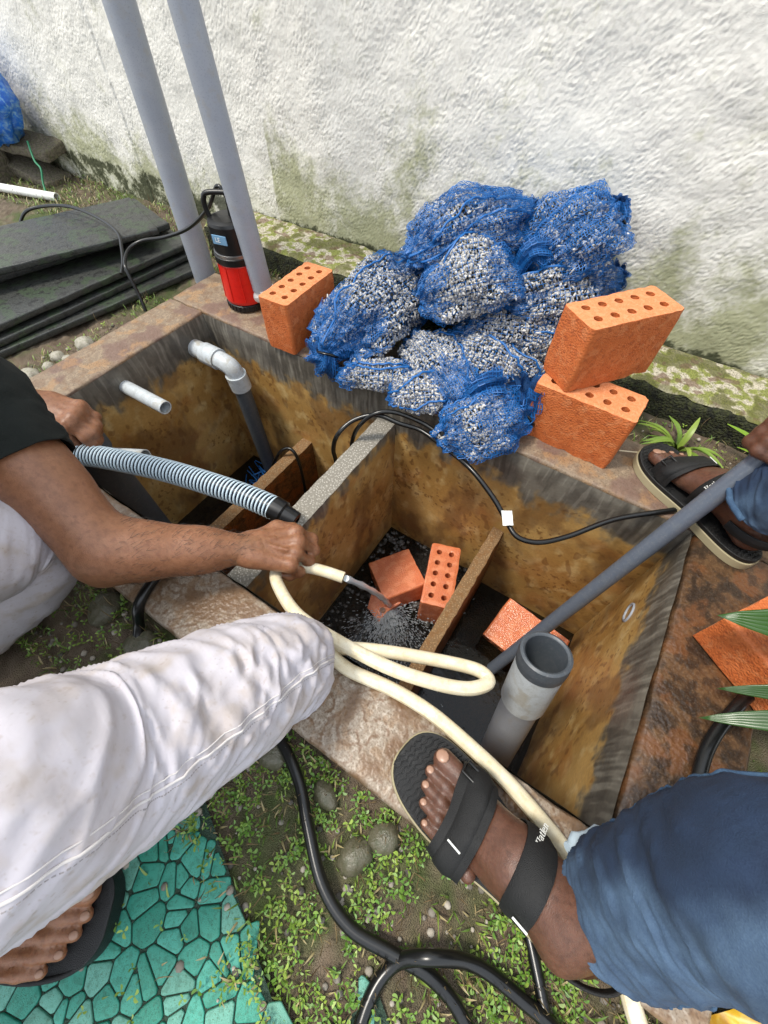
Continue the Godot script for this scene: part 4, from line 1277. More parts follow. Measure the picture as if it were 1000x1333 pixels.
# ---------------------------------------------------------------- hoses, cables, spray
func build_hoses() -> void:
	var mb := MB.new()
	var pts := [V(-0.250, -0.010, -0.255), V(-0.289, -0.005, -0.243), V(-0.322, 0.0, -0.228), V(-0.350, 0.002, -0.209), V(-0.352, 0.012, -0.189), V(-0.327, 0.020, -0.168), V(-0.264, 0.03, -0.144), V(-0.194, 0.032, -0.143), V(-0.092, 0.035, -0.153), V(-0.020, 0.030, -0.173), V(0.029, 0.020, -0.196), V(0.053, 0.010, -0.220), V(0.054, 0.0, -0.236), V(0.027, -0.003, -0.238), V(-0.039, -0.004, -0.213), V(-0.110, 0.0, -0.180), V(-0.162, 0.004, -0.150), V(-0.180, 0.013, -0.128), V(-0.140, 0.0135, -0.121), V(-0.067, 0.0135, -0.134), V(0.0, 0.0135, -0.138), V(0.069, 0.0135, -0.131), V(0.135, 0.0135, -0.120), V(0.186, 0.0135, -0.106), V(0.235, 0.006, -0.091), V(0.278, 0.0135, -0.066), V(0.320, 0.004, -0.035), V(0.362, -0.020, 0.005), V(0.404, -0.035, 0.04), V(0.47, -0.04, 0.10)]
	var path := smooth_path(pts, 8)
	tube(mb, path, 0.0110, 14, true)
	var hose := single("water_hose", mb.mesh(M.cream), "cream water hose looped over the tank edge, squirting water", "hose")
	var tip := MB.new()
	lathe(tip, [Vector2(0.0, 0.0006), Vector2(0.0085, 0.0006), Vector2(0.0095, 0.0010)], along(V(-0.2498, -0.010, -0.2551), V(-0.21, -0.015, -0.267)), 16)
	part("mouth", tip.mesh(M.pvc_inside), hose)
	# jet and spray
	var jet := thing("water_jet", "clear jet squirting from the cream hose onto the gravel", "water jet", V(-0.25, -0.60, -0.255))
	var js := MB.new()
	var hit := V(-0.262, -0.575, -0.455)
	var a := V(-0.245, -0.010, -0.2565)
	var jp := smooth_path([a, a.lerp(hit, 0.3) + V(0.012, 0.02, 0.0), a.lerp(hit, 0.65) + V(0.010, 0.02, 0.0), hit], 6)
	for k in jp.size(): jp[k] -= jet.position
	var jr := []
	for k in jp.size(): jr.push_back(lerpf(0.0062, 0.009, float(k) / jp.size()) + 0.0012 * sin(k * 1.9))
	tube(js, jp, jr, 10, true)
	part("stream", js.mesh(M.drop), jet)
	var rng := RandomNumberGenerator.new()
	rng.seed = 31
	var dm := MB.new()
	lump(dm, Transform3D(), V(0.0014, 0.0030, 0.0014), 0.25, 1.0, 6, 5)
	var dmat := flat_mat(Color(0.78, 0.81, 0.83), 0.08)
	dmat.transparency = BaseMaterial3D.TRANSPARENCY_ALPHA
	dmat.albedo_color.a = 0.55
	var xf := []
	for k in 4200:
		var ang := rng.randfn(0.95, 0.6)
		var dir := V(cos(ang) * 0.8, 0, sin(ang)).normalized()
		var r := absf(rng.randfn(0.0, 0.10)) + 0.004
		var y := 0.10 * sqrt(r) * rng.randf()
		var p := hit + dir * r + V(0, y, 0) - jet.position
		var up := (dir + V(0, rng.randf_range(0.0, 0.8), 0)).normalized()
		var sc := rng.randf_range(0.4, 1.2)
		xf.push_back(Transform3D(along(Vector3.ZERO, up).basis.scaled_local(V(sc, sc * rng.randf_range(0.5, 2.0), sc)), p))
	scatter("droplets", dm.mesh(dmat), xf, PackedColorArray(), jet)
	# ribbed blue and white hose
	var t := thing("ribbed_hose", "blue and white ribbed suction hose crossing the left chamber", "hose", V(-0.75, -0.036, -0.26))
	var cp := smooth_path([V(-1.06, -0.060, -0.120), V(-1.015, -0.050, -0.157), V(-0.963, -0.045, -0.186), V(-0.866, -0.040, -0.222), V(-0.752, -0.036, -0.258), V(-0.631, -0.032, -0.286), V(-0.544, -0.032, -0.304), V(-0.474, -0.034, -0.314)], 14)
	for k in cp.size(): cp[k] -= t.position
	mb = MB.new()
	tube(mb, cp, 0.0232, 20, true)
	part("inner_tube", mb.mesh(M.hose_blue), t)
	var run := [0.0]
	for k in range(1, cp.size()): run.push_back(run[k - 1] + cp[k].distance_to(cp[k - 1]))
	var total: float = run[run.size() - 1]
	var hel := PackedVector3Array()
	var pitch := 0.0092
	var fr := frames(cp)
	var turns := int(total / pitch)
	var seg := 0
	for k in turns * 18 + 1:
		var s := minf(pitch * k / 18.0, total - 0.0005)
		while seg < run.size() - 2 and run[seg + 1] < s: seg += 1
		var u: float = (s - run[seg]) / maxf(run[seg + 1] - run[seg], 1e-6)
		var c := cp[seg].lerp(cp[seg + 1], u)
		var n1 := (fr[seg][1] as Vector3).lerp(fr[seg + 1][1], u); var n2 := (fr[seg][2] as Vector3).lerp(fr[seg + 1][2], u)
		var an := TAU * k / 18.0
		hel.push_back(c + (n1 * cos(an) + n2 * sin(an)) * 0.0248)
	mb = MB.new()
	tube(mb, hel, 0.0021, 7, true)
	part("spiral_rib", mb.mesh(M.hose_white), t)
	mb = MB.new()
	var e := V(-0.474, -0.034, -0.314) - t.position
	var ed := V(0.045, -0.012, -0.004).normalized()
	lathe(mb, crisp([Vector2(0.0, -0.01), Vector2(0.0265, -0.01), Vector2(0.0265, 0.016), Vector2(0.0225, 0.02), Vector2(0.0205, 0.05), Vector2(0.012, 0.052)]), along(e, e + ed), 24)
	part("cuff", mb.mesh(M.black), t)
	# thick black hose over the grass
	cable("black_hose", [V(-0.215, -0.04, 0.005), V(-0.160, -0.03, 0.021), V(-0.113, -0.03, 0.044), V(-0.070, -0.03, 0.077), V(-0.015, -0.03, 0.115), V(0.040, -0.03, 0.129), V(0.098, -0.028, 0.119), V(0.148, -0.026, 0.110), V(0.196, -0.033, 0.119), V(0.24, -0.035, 0.15), V(0.30, -0.04, 0.24)], 0.0085, "thick black hose running past the round stones in the grass", "hose")
	cable("black_hose", [V(0.16, -0.04, 0.31), V(0.115, -0.04, 0.235), V(0.098, -0.038, 0.172), V(0.106, -0.032, 0.126), V(0.137, -0.004, 0.092), V(0.191, -0.028, 0.071), V(0.252, -0.033, 0.068), V(0.302, -0.033, 0.071), V(0.38, -0.035, 0.10)], 0.0085, "thick black hose bent in a loop over the other one", "hose")
	cable("black_hose", [V(0.225, -0.046, -0.002), V(0.240, -0.042, 0.012), V(0.256, -0.04, 0.032), V(0.272, -0.038, 0.053), V(0.295, -0.036, 0.085), V(0.34, -0.036, 0.16)], 0.0075, "thin black cable tucked under the heel of the black sandal", "cable")
	cable("black_hose", [V(-0.535, 0.011, -0.135), V(-0.530, 0.012, -0.087), V(-0.524, 0.012, -0.047), V(-0.512, 0.004, -0.006), V(-0.503, -0.028, 0.018), V(-0.476, -0.042, 0.051), V(-0.42, -0.042, 0.09)], 0.0095, "black hose dropping over the rim behind the pale trouser leg", "hose")
	cable("black_hose", [V(0.60, 0.01, -0.66), V(0.52, 0.012, -0.60), V(0.470, 0.015, -0.550), V(0.428, 0.02, -0.484), V(0.396, 0.018, -0.417), V(0.370, 0.013, -0.342), V(0.362, 0.012, -0.285), V(0.366, 0.012, -0.22), V(0.39, 0.012, -0.15)], 0.0095, "black hose curving along the stained right rim under leaves", "hose")
	var pc := cable("power_cable", [V(0.34, 0.006, -0.85), V(0.259, 0.0065, -0.774), V(0.225, 0.006, -0.741), V(0.140, -0.020, -0.679), V(0.076, -0.050, -0.609), V(0.028, -0.060, -0.566), V(-0.016, -0.060, -0.555), V(-0.054, -0.050, -0.576), V(-0.103, -0.030, -0.601), V(-0.177, -0.010, -0.629), V(-0.267, -0.022, -0.665), V(-0.331, -0.020, -0.677), V(-0.383, -0.015, -0.664), V(-0.442, -0.010, -0.653), V(-0.488, -0.025, -0.619), V(-0.508, -0.05, -0.578), V(-0.518, -0.10, -0.565), V(-0.515, -0.16, -0.566), V(-0.53, -0.4, -0.58), V(-0.54, -0.66, -0.59)], 0.0058, "black power cable with a white tag sagging across the right chambers", "cable")
	mb = MB.new()
	worn_box(mb, Transform3D(Basis.from_euler(V(0.25, 0.55, 0.15)), V(-0.050, -0.040, -0.572)), V(0.011, 0.0012, 0.017), 0.006, 0.001, 0.0004, 60.0)
	part("tag", mb.mesh(M.white), pc)
	cable("power_cable", [V(-0.30, -0.015, -0.69), V(-0.340, -0.008, -0.690), V(-0.404, 0.004, -0.672), V(-0.444, -0.002, -0.645), V(-0.474, -0.04, -0.618), V(-0.494, -0.10, -0.614), V(-0.499, -0.15, -0.616), V(-0.53, -0.4, -0.63), V(-0.56, -0.66, -0.62)], 0.0055, "black cable looping down beside the divider top", "cable")
	cable("power_cable", [V(-0.715, -0.66, -0.60), V(-0.722, -0.5, -0.615), V(-0.728, -0.38, -0.624), V(-0.750, -0.322, -0.634), V(-0.779, -0.312, -0.632), V(-0.807, -0.340, -0.610), V(-0.850, -0.45, -0.592), V(-0.87, -0.66, -0.58)], 0.0055, "black cable hooked over the left brown baffle", "cable")
	# scrap of blue net below the down pipe, floating leaf
	mb = MB.new()
	for k in 90:
		var p := V(-0.93 + rng.randfn(0.0, 0.035), -0.62 + absf(rng.randfn(0.0, 0.03)), -0.63 + rng.randfn(0.0, 0.04))
		tube(mb, smooth_path([p, p + V(rng.randfn(0.0, 0.02), 0.008, rng.randfn(0.0, 0.02)), p + V(rng.randfn(0.0, 0.03), 0.002, rng.randfn(0.0, 0.03))], 3), 0.0022, 4, false)
	single("net_scrap", mb.mesh(M.net), "tangled scrap of blue net in the water under the elbow pipe", "net scrap")
	mb = MB.new()
	var lc := [V(-0.02, 0, 0), V(0.0, 0.002, 0.012), V(0.022, 0.0, 0.003), V(0.004, 0.003, -0.010)]
	for q in lc: mb.p(q, Vector2.ZERO, Color(0.55, 0.16, 0.03))
	mb.quad(0, 1, 2, 3)
	single("fallen_leaf", mb.mesh(M.leaf), "small orange leaf floating by the blue and white hose", "leaf", "", V(-0.86, WATER + 0.004, -0.42))

func cable(called: String, pts: Array, r: float, label: String, category: String) -> MeshInstance3D:
	var mb := MB.new()
	tube(mb, smooth_path(pts, 8), r, 10, true)
	return single(called, mb.mesh(M.rubber), label, category)

# ---------------------------------------------------------------- green mat, stones
func stone_mat(label: String, region: PackedVector2Array, origin: Vector2, turn: float, sd: int, at_y: float) -> void:
	var rng := RandomNumberGenerator.new()
	rng.seed = sd
	var t := thing("garden_mat", label, "mat", V(origin.x, at_y, origin.y), 0.0, "green stone-patterned mats")
	var lo := Vector2(9, 9); var hi := Vector2(-9, -9)
	for q in region:
		lo = lo.min(q); hi = hi.max(q)
	var s := 0.0275
	var seeds := {}
	var nx := int((hi.x - lo.x) / s) + 2; var ny := int((hi.y - lo.y) / s) + 2
	for a in range(-1, nx + 1):
		for b in range(-1, ny + 1):
			seeds[Vector2i(a, b)] = lo + Vector2(a + 0.5 * (b & 1), b) * s + Vector2(rng.randf_range(-0.62, 0.62), rng.randf_range(-0.62, 0.62)) * s
	var rot := Transform2D(turn, Vector2.ZERO)
	for key in seeds.keys():
		var c: Vector2 = seeds[key]
		if not Geometry2D.is_point_in_polygon(c, region): continue
		var poly := PackedVector2Array([c + Vector2(-1, -1) * s * 1.5, c + Vector2(1, -1) * s * 1.5, c + Vector2(1, 1) * s * 1.5, c + Vector2(-1, 1) * s * 1.5])
		for da in range(-2, 3):
			for db in range(-2, 3):
				var k2 := Vector2i(key.x + da, key.y + db)
				if k2 == key or not seeds.has(k2): continue
				var o: Vector2 = seeds[k2]
				var n := (o - c).normalized(); var m := (o + c) * 0.5
				var big := PackedVector2Array([m + n.orthogonal() * 0.5, m - n.orthogonal() * 0.5, m - n.orthogonal() * 0.5 - n * 0.5, m + n.orthogonal() * 0.5 - n * 0.5])
				var r := Geometry2D.intersect_polygons(poly, big)
				if r.size() > 0: poly = r[0]
		var inn := Geometry2D.offset_polygon(poly, -0.0036, Geometry2D.JOIN_ROUND)
		if inn.is_empty(): continue
		var outl := Geometry2D.offset_polygon(inn[0], 0.0028, Geometry2D.JOIN_ROUND)
		if outl.is_empty(): continue
		var ring: PackedVector2Array = outl[0]
		if ring.size() > 26:
			var thin := PackedVector2Array()
			var stp := ring.size() / 22.0
			for k in 22: thin.push_back(ring[int(k * stp)])
			ring = thin
		if Geometry2D.is_polygon_clockwise(ring): ring.reverse()
		var mb := MB.new()
		var g := rng.randf()
		var col := Color(0.025, 0.275, 0.19).lerp(Color(0.075, 0.43, 0.325), g)
		if rng.randf() < 0.25: col = col.lerp(Color(0.22, 0.45, 0.36), 0.5)
		var cc := Vector2.ZERO
		for q in ring: cc += q
		cc /= ring.size()
		var hgt := rng.randf_range(0.0018, 0.0034)
		var rings := [[1.0, 0.0], [0.985, hgt * 0.55], [0.93, hgt * 0.85], [0.6, hgt]]
		var n := ring.size()
		for rr in rings:
			for k in n:
				var q := cc + (ring[k] - cc) * float(rr[0])
				q = rot * q
				mb.p(V(q.x, 0.002 + rr[1], q.y), Vector2.ZERO, col)
		var cen := rot * cc
		var mid := mb.p(V(cen.x, 0.002 + hgt * 1.03, cen.y), Vector2.ZERO, col)
		for rr in 3:
			for k in n: mb.quad(rr * n + k, (rr + 1) * n + k, (rr + 1) * n + (k + 1) % n, rr * n + (k + 1) % n)
		for k in n: mb.tri(3 * n + k, mid, 3 * n + (k + 1) % n)
		mb.smooth()
		var up := 0.0
		for q in mb.n: up += q.y
		if up < 0.0: mb = flip(mb)
		part("stone_cell", mb.mesh(M.tile), t)
	# dark backing, seen in the joints
	var back := MB.new()
	var tr := Geometry2D.triangulate_polygon(region)
	for q in region:
		var w := rot * q
		back.p(V(w.x, 0.0015, w.y), Vector2.ZERO, Color(0.045, 0.085, 0.055))
	for k in range(0, tr.size(), 3):
		var s1 := (back.v[tr[k + 1]] - back.v[tr[k]]).cross(back.v[tr[k + 2]] - back.v[tr[k]]).y
		if s1 > 0.0: back.tri(tr[k], tr[k + 1], tr[k + 2])
		else: back.tri(tr[k], tr[k + 2], tr[k + 1])
	part("backing", back.mesh(M.soil), t)

func build_mat_and_stones() -> void:
	stone_mat("green plastic mat of stone-shaped cells under the pale trouser leg", PackedVector2Array([Vector2(-0.235, 0.0), Vector2(0.40, 0.0), Vector2(0.40, 0.30), Vector2(-0.235, 0.33)]), Vector2(-0.245, 0.125), 0.42, 3, -0.043)
	stone_mat("corner of a second green mat under the looped black hose", PackedVector2Array([Vector2(0.0, 0.0), Vector2(0.16, 0.0), Vector2(0.16, 0.16), Vector2(0.0, 0.16)]), Vector2(0.105, 0.160), 0.5, 8, -0.046)
	var spots := [[-0.178, 0.036, 0.028, 0.022], [-0.074, 0.034, 0.017, 0.024], [0.006, 0.068, 0.021, 0.027], [0.028, 0.030, 0.024, 0.021], [-0.600, 0.030, 0.035, 0.03], [-0.484, 0.036, 0.03, 0.028]]
	var what := ["olive river stone under the pale trouser knee", "olive river stone beside the black hose bend", "largest olive river stone in the clover", "olive river stone touching the tank rim by the sandal toe", "dark river stone in the shade beneath the elbow", "dark river stone beside the hose behind the leg"]
	for k in spots.size():
		var q = spots[k]
		var mb := MB.new()
		lump(mb, Transform3D(), V(q[2], 0.020, q[3]), 0.16, k * 3.1 + 1.0, 22, 14, 1.2)
		var o := single("river_stone", mb.mesh(M.stone), what[k], "stone", "river stones along the tank", V(q[0], ground_y(q[0], q[1]) + 0.005, q[1]))
		o.rotation.y = k * 1.3
	var pale := [[-1.342, -0.456, 0.030], [-1.355, -0.375, 0.022], [-1.318, -0.385, 0.024], [-1.316, -0.275, 0.035], [-1.337, -0.335, 0.018]]
	var pw := ["largest pale stone beside the left rim", "pale stone next to the bottom dark board", "pale stone touching the left rim", "pale stone near the gripping hand's sleeve", "smallest pale stone in the grass by the left rim"]
	for k in pale.size():
		var q = pale[k]
		var mb := MB.new()
		lump(mb, Transform3D(), V(q[2], q[2] * 0.7, q[2] * 0.85), 0.2, k * 2.1 + 40.0, 18, 12, 1.2)
		single("pale_stone", mb.mesh(M.stone_pale), pw[k], "stone", "pale stones by the left rim", V(q[0], ground_y(q[0], q[1]) + q[2] * 0.35, q[1]))
	# yellow plastic sheet under the jeans
	var ys := MB.new()
	var n := 24
	for a in n + 1:
		for b in n + 1:
			var u := float(a) / n; var v := float(b) / n
			var x := 0.395 + 0.20 * u + 0.02 * sin(v * 9.0); var z := -0.034 - 0.06 * u + 0.17 * v + 0.015 * sin(u * 11.0)
			ys.p(V(x, -0.028 + 0.03 * noise.get_noise_2d(x * 16.0, z * 16.0) + 0.016 * noise.get_noise_2d(x * 45.0, z * 25.0), z))
	for a in n:
		for b in n:
			var k := a * (n + 1) + b
			ys.quad(k, k + 1, k + n + 2, k + n + 1)
	single("yellow_plastic", ys.mesh(M.yellow), "crumpled yellow plastic sheet on the ground under the jeans", "plastic sheet")

# ---------------------------------------------------------------- plants
func leaf(mb: MB, base: Vector3, tip: Vector3, w: float, arch: float, col: Color, folds := 1, n := 10) -> void:
	var d := tip - base
	var side := d.cross(Vector3.UP).normalized()
	var up := side.cross(d).normalized()
	var start := mb.v.size()
	var m := 4 * folds
	for a in n + 1:
		var u := float(a) / n
		var c := base + d * u + up * arch * sin(PI * u) * d.length()
		var ww := w * pow(sin(PI * clampf(0.08 + 0.9 * u, 0.0, 0.98)), 0.75 if folds == 1 else 0.5) * (1.0 if folds == 1 else sqrt(maxf(0.0, 1.0 - pow(u, 7.0))))
		for b in m + 1:
			var v := 2.0 * b / m - 1.0
			var lift := 0.25 * absf(v) if folds == 1 else 0.10 * (1.0 if b % 2 == 0 else -1.0)
			var cc := col * (0.9 + 0.2 * noise.get_noise_2d(v * 6.0 + base.x * 50.0, u * 1.5))
			mb.p(c + side * v * ww + up * lift * ww, Vector2(v, u), cc)
	for a in n:
		for b in m:
			var k := start + a * (m + 1) + b
			mb.quad(k, k + m + 1, k + m + 2, k + 1)

func build_plants() -> void:
	var rng := RandomNumberGenerator.new()
	rng.seed = 77
	var t := thing("spider_plant", "bright green strap-leaved plant growing behind the lower brick", "plant", V(0.205, -0.03, -0.955))
	for k in 17:
		var a := rng.randf_range(PI * 0.55, PI * 1.9) if k < 12 else rng.randf() * TAU
		var l := rng.randf_range(0.07, 0.13)
		var mb := MB.new()
		var c := Color(0.11, 0.21, 0.025).lerp(Color(0.24, 0.33, 0.055), rng.randf())
		leaf(mb, V(0, 0.005, 0), V(cos(a) * l, rng.randf_range(0.01, 0.07), -sin(a) * l * 0.8), rng.randf_range(0.004, 0.007), 0.22, c)
		part("leaf", mb.mesh(M.leaf), t)
	t = thing("palm_seedling", "young plant with one long pale leaf under the ledge", "plant", V(0.42, -0.03, -1.0))
	for q in [[V(-0.155, 0.075, -0.02), 0.010], [V(-0.115, 0.05, 0.01), 0.006], [V(0.10, 0.09, 0.03), 0.010], [V(0.06, 0.10, -0.08), 0.009]]:
		var mb := MB.new()
		leaf(mb, Vector3.ZERO, q[0], q[1], 0.12, Color(0.20, 0.34, 0.03))
		part("leaf", mb.mesh(M.leaf), t)
	t = thing("fan_palm", "dark glossy broad-leaved palm reaching over the right rim", "plant", V(0.60, -0.03, -0.48))
	var stem := MB.new()
	tube(stem, smooth_path([V(0, -0.02, 0), V(0.0, 0.12, 0.0), V(-0.01, 0.24, 0.0)], 4), [0.012, 0.008], 8)
	part("stem", stem.mesh(M.leaf), t)
	var dk := Color(0.014, 0.052, 0.009)
	for q in [[V(0, 0.20, 0), V(-0.328, 0.185, 0.043), 0.038, 3], [V(0.0, 0.13, 0.0), V(-0.255, 0.075, 0.082), 0.016, 3], [V(0, 0.12, 0.02), V(-0.275, 0.085, 0.145), 0.018, 3], [V(0, 0.22, 0), V(-0.23, 0.15, 0.055), 0.026, 3], [V(0, 0.2, 0), V(0.2, 0.3, 0.12), 0.025, 3], [V(0, 0.2, 0), V(0.12, 0.32, -0.18), 0.025, 3], [V(0, 0.2, 0), V(-0.03, 0.3, 0.24), 0.025, 3]]:
		var mb := MB.new()
		leaf(mb, q[0], q[1], q[2], 0.16, dk.lerp(Color(0.03, 0.085, 0.013), rng.randf()), q[3], 14)
		part("leaf", mb.mesh(M.leaf_gloss), t)
	# pale stalk
	var mb := MB.new()
	tube(mb, smooth_path([V(0.088, 0.012, -0.842), V(0.13, 0.01, -0.865), V(0.17, 0.006, -0.90)], 4), 0.0016, 5)
	single("dry_stalk", mb.mesh(M.cream), "thin pale stalk lying between lower brick and sandal", "stalk")

# ---------------------------------------------------------------- ground cover
func build_ground_cover() -> void:
	var rng := RandomNumberGenerator.new()
	rng.seed = 99
	var blade := MB.new()
	leaf(blade, Vector3.ZERO, V(0.0, 0.7, 0.55), 0.045, 0.18, Color.WHITE, 1, 4)
	var round_leaf := MB.new()
	for k in 3:
		var a := TAU * k / 3
		var d := V(cos(a), 0.25, sin(a)); var sd := V(-sin(a), 0, cos(a))
		var b := round_leaf.p(Vector3(0, 0.0, 0), Vector2.ZERO, Color(0.8, 0.8, 0.8))
		var ring := []
		for j in 7:
			var u := PI * j / 6
			ring.push_back(round_leaf.p(d * (0.55 - 0.45 * cos(u)) + sd * sin(u) * 0.42 + V(0, 0.10 * sin(u), 0), Vector2.ZERO, Color.WHITE))
		for j in 6: round_leaf.tri(b, ring[j + 1], ring[j])
	var bx := []; var bc := PackedColorArray()
	var lx := []; var lc := PackedColorArray()
	var sx := []; var sc := PackedColorArray()
	var gx := []; var gc := PackedColorArray()
	# areas: [x0, x1, z0, z1, clover, blades, straw, grit]
	var areas := [[-0.28, 0.46, 0.0, 0.36, 3800, 3400, 1000, 420], [-0.75, -0.25, 0.0, 0.16, 320, 1300, 160, 120], [-1.40, -1.265, -0.75, -0.1, 160, 800, 60, 40], [-1.36, -1.1, -1.24, -0.92, 80, 900, 60, 30], [-2.8, -1.75, -1.24, -0.9, 200, 2600, 300, 60], [-1.9, -1.3, -1.22, -0.98, 60, 1100, 60, 30], [0.44, 0.9, -1.05, 0.0, 200, 700, 100, 60], [-1.2, 0.45, -1.06, -0.915, 140, 700, 240, 160], [0.30, 0.7, 0.0, 0.3, 200, 400, 100, 60]]
	for ar in areas:
		for kind in 4:
			for k in ar[4 + kind]:
				var x := rng.randf_range(ar[0], ar[1]); var z := rng.randf_range(ar[2], ar[3])
				if kind < 2:
					var patch := noise.get_noise_2d(x * 7.0 + kind * 9.0, z * 7.0) + 0.25
					if patch < rng.randf_range(-0.1, 0.35): continue
				var y := ground_y(x, z)
				var onmat := (Vector2(x, z) - Vector2(-0.245, 0.125)).rotated(-0.42)
				if onmat.x > -0.24 and onmat.x < 0.40 and onmat.y > 0.0:
					if onmat.y > 0.03 + 0.05 * noise.get_noise_2d(x * 20.0, z * 20.0) and onmat.x < 0.33 + 0.08 * noise.get_noise_2d(x * 15.0, z * 15.0):
						if rng.randf() > 0.055: continue
					y = -0.040
				var rot := Basis(Vector3.UP, rng.randf() * TAU)
				var p := V(x, y, z)
				var dry := rng.randf()
				if kind == 0:
					var s := rng.randf_range(0.0045, 0.0085)
					var tilt := Basis.from_euler(V(rng.randf_range(-0.5, 0.5), 0, rng.randf_range(-0.5, 0.5)))
					lx.push_back(Transform3D(tilt * rot.scaled(Vector3.ONE * s), p + V(0, rng.randf_range(0.004, 0.016), 0)))
					lc.push_back(Color(0.10, 0.22, 0.025).lerp(Color(0.26, 0.36, 0.05), dry * dry))
				elif kind == 1:
					var s := rng.randf_range(0.012, 0.034)
					if x < -1.7 or z < -0.9: s *= 1.25
					bx.push_back(Transform3D(rot.scaled(V(s * 0.9, s * rng.randf_range(0.5, 1.1), s)), p + V(0, -0.003, 0)))
					var c := Color(0.09, 0.17, 0.025).lerp(Color(0.22, 0.30, 0.05), dry)
					if rng.randf() < 0.3: c = Color(0.38, 0.31, 0.15)
					bc.push_back(c)
				elif kind == 2:
					var s := rng.randf_range(0.02, 0.06)
					var lay := Basis.from_euler(V(-0.85 + rng.randf_range(-0.1, 0.15), 0, 0))
					sx.push_back(Transform3D(rot * (lay * Basis.from_scale(V(s * 0.35, s, s))), p + V(0, 0.006, 0)))
					sc.push_back(Color(0.34, 0.26, 0.14).lerp(Color(0.16, 0.10, 0.05), dry))
				else:
					var s := rng.randf_range(0.3, 1.3)
					gx.push_back(Transform3D(rot.scaled(Vector3.ONE * s), p + V(0, 0.002, 0)))
					var g := rng.randf_range(0.08, 0.42)
					gc.push_back(Color(g, g * 0.9, g * 0.75))
	scatter("clover", round_leaf.mesh(M.leaf), lx, lc, null, "low round-leaved green clover on the soil", "clover")
	scatter("grass", blade.mesh(M.leaf), bx, bc, null, "short tufts of green grass blades on the soil", "grass")
	scatter("dry_grass", blade.mesh(M.leaf), sx, sc, null, "dry brown straw lying on the soil", "straw")
	var pb := MB.new()
	lump(pb, Transform3D(), V(0.005, 0.0035, 0.0045), 0.4, 5.0, 7, 5)
	scatter("pebbles", pb.mesh(M.chip), gx, gc, null, "small pale pebbles scattered on the soil", "pebbles")

# ---------------------------------------------------------------- people
# trousers: a tube of cloth along a path; radii [across, deep] at each point; folds of amp metres
class Cloth:
	var path: PackedVector3Array
	var fr: Array
	var ra: PackedFloat32Array
	var nz: FastNoiseLite
	var amp := 0.004
	var sd := 0.0
	var stretch := 1.0
	var slant := 0.0
	var slant_a := 0.0
	func at(s: float, a: float, out := 0.0) -> Vector3:
		s = minf(1.0, s + slant * (0.5 + 0.5 * cos(a - slant_a)) * maxf(0.0, 1.0 - s * 3.0))
		var n := path.size() - 1
		var k := clampi(int(s * n), 0, n - 1)
		var u := s * n - k
		var c := path[k].lerp(path[k + 1], u)
		var e1 := (fr[k][1] as Vector3).lerp(fr[k + 1][1], u).normalized(); var e2 := (fr[k][2] as Vector3).lerp(fr[k + 1][2], u).normalized()
		var r := lerpf(ra[k], ra[k + 1], u)
		var run := s * stretch
		# creases run slantwise round the leg, soft dents between them
		var f := 1.0 - absf(nz.get_noise_3d(run * 4.0 + 1.1 * sin(a + sd), cos(a) * 0.45 + sd, sin(a) * 0.45)) * 2.6
		f = pow(clampf(f, 0.0, 1.0), 2.0)
		var dent := nz.get_noise_3d(run * 2.0 + sd, cos(a) * 0.8, sin(a) * 0.8 + 9.0)
		var fine := nz.get_noise_3d(run * 14.0, cos(a) * 2.5 + sd, sin(a) * 2.5)
		if knee_fold > 0.0:                                 # gathered folds running up from the side seam towards the knee
			var w := smoothstep(0.26, 0.36, s) * smoothstep(0.56, 0.50, s) * smoothstep(0.35, 0.9, a) * smoothstep(2.4, 1.2, a)
			out += w * knee_fold * sin(230.0 * s + 4.5 * a + 3.0 * nz.get_noise_2d(s * 22.0, a * 1.5)) * (0.6 + nz.get_noise_2d(s * 30.0 + 7.0, a * 2.0))
		return c + (e1 * cos(a) + e2 * sin(a)) * (r + amp * (f * 1.0 + dent * 1.2 + fine * 0.12) + out)
	var knee_fold := 0.0
	func skin(mb: MB, n: int, m: int, s0 := 0.0, s1 := 1.0, thick := 0.0) -> void:
		var st := mb.v.size()
		for i in n + 1:
			for j in m + 1:
				mb.p(at(lerpf(s0, s1, float(i) / n), TAU * (j % m) / m), Vector2(float(j) / m, float(i) / n))
		for i in n:
			for j in m:
				var k := st + i * (m + 1) + j
				mb.quad(k, k + 1, k + m + 2, k + m + 1)
		if thick > 0.0:                                     # turned-in hem at s0
			var b := mb.v.size()
			for i in 3:
				for j in m + 1:
					mb.p(at(s0 + 0.04 * maxf(0, i - 1), TAU * (j % m) / m, -thick * (1.0 if i > 0 else 0.4)))
			for j in m:
				mb.quad(st + j + 1, st + j, b + j, b + j + 1)
				for i in 2: mb.quad(b + i * (m + 1) + j + 1, b + i * (m + 1) + j, b + (i + 1) * (m + 1) + j, b + (i + 1) * (m + 1) + j + 1)

func cloth(pts: Array, radii: Array, amp: float, sd: float, stretch: float, up := Vector3.UP) -> Cloth:
	var c := Cloth.new()
	var sub := 8
	c.path = smooth_path(pts, sub)
	c.fr = frames(c.path, up)
	for k in c.path.size():
		var u := float(k) / sub
		var i := mini(int(u), radii.size() - 2)
		c.ra.push_back(lerpf(radii[i], radii[i + 1], smoothstep(0.0, 1.0, u - i)))
	c.nz = noise
	c.amp = amp
	c.sd = sd
	c.stretch = stretch
	return c

func seam(mb: MB, c: Cloth, a0: float, a1: float, s0: float, s1: float, r: float, out: float) -> void:
	var p := PackedVector3Array()
	for k in 91:
		var u := k / 90.0
		p.push_back(c.at(lerpf(s0, s1, u), lerpf(a0, a1, u), out))
	tube(mb, p, r, 5, true)

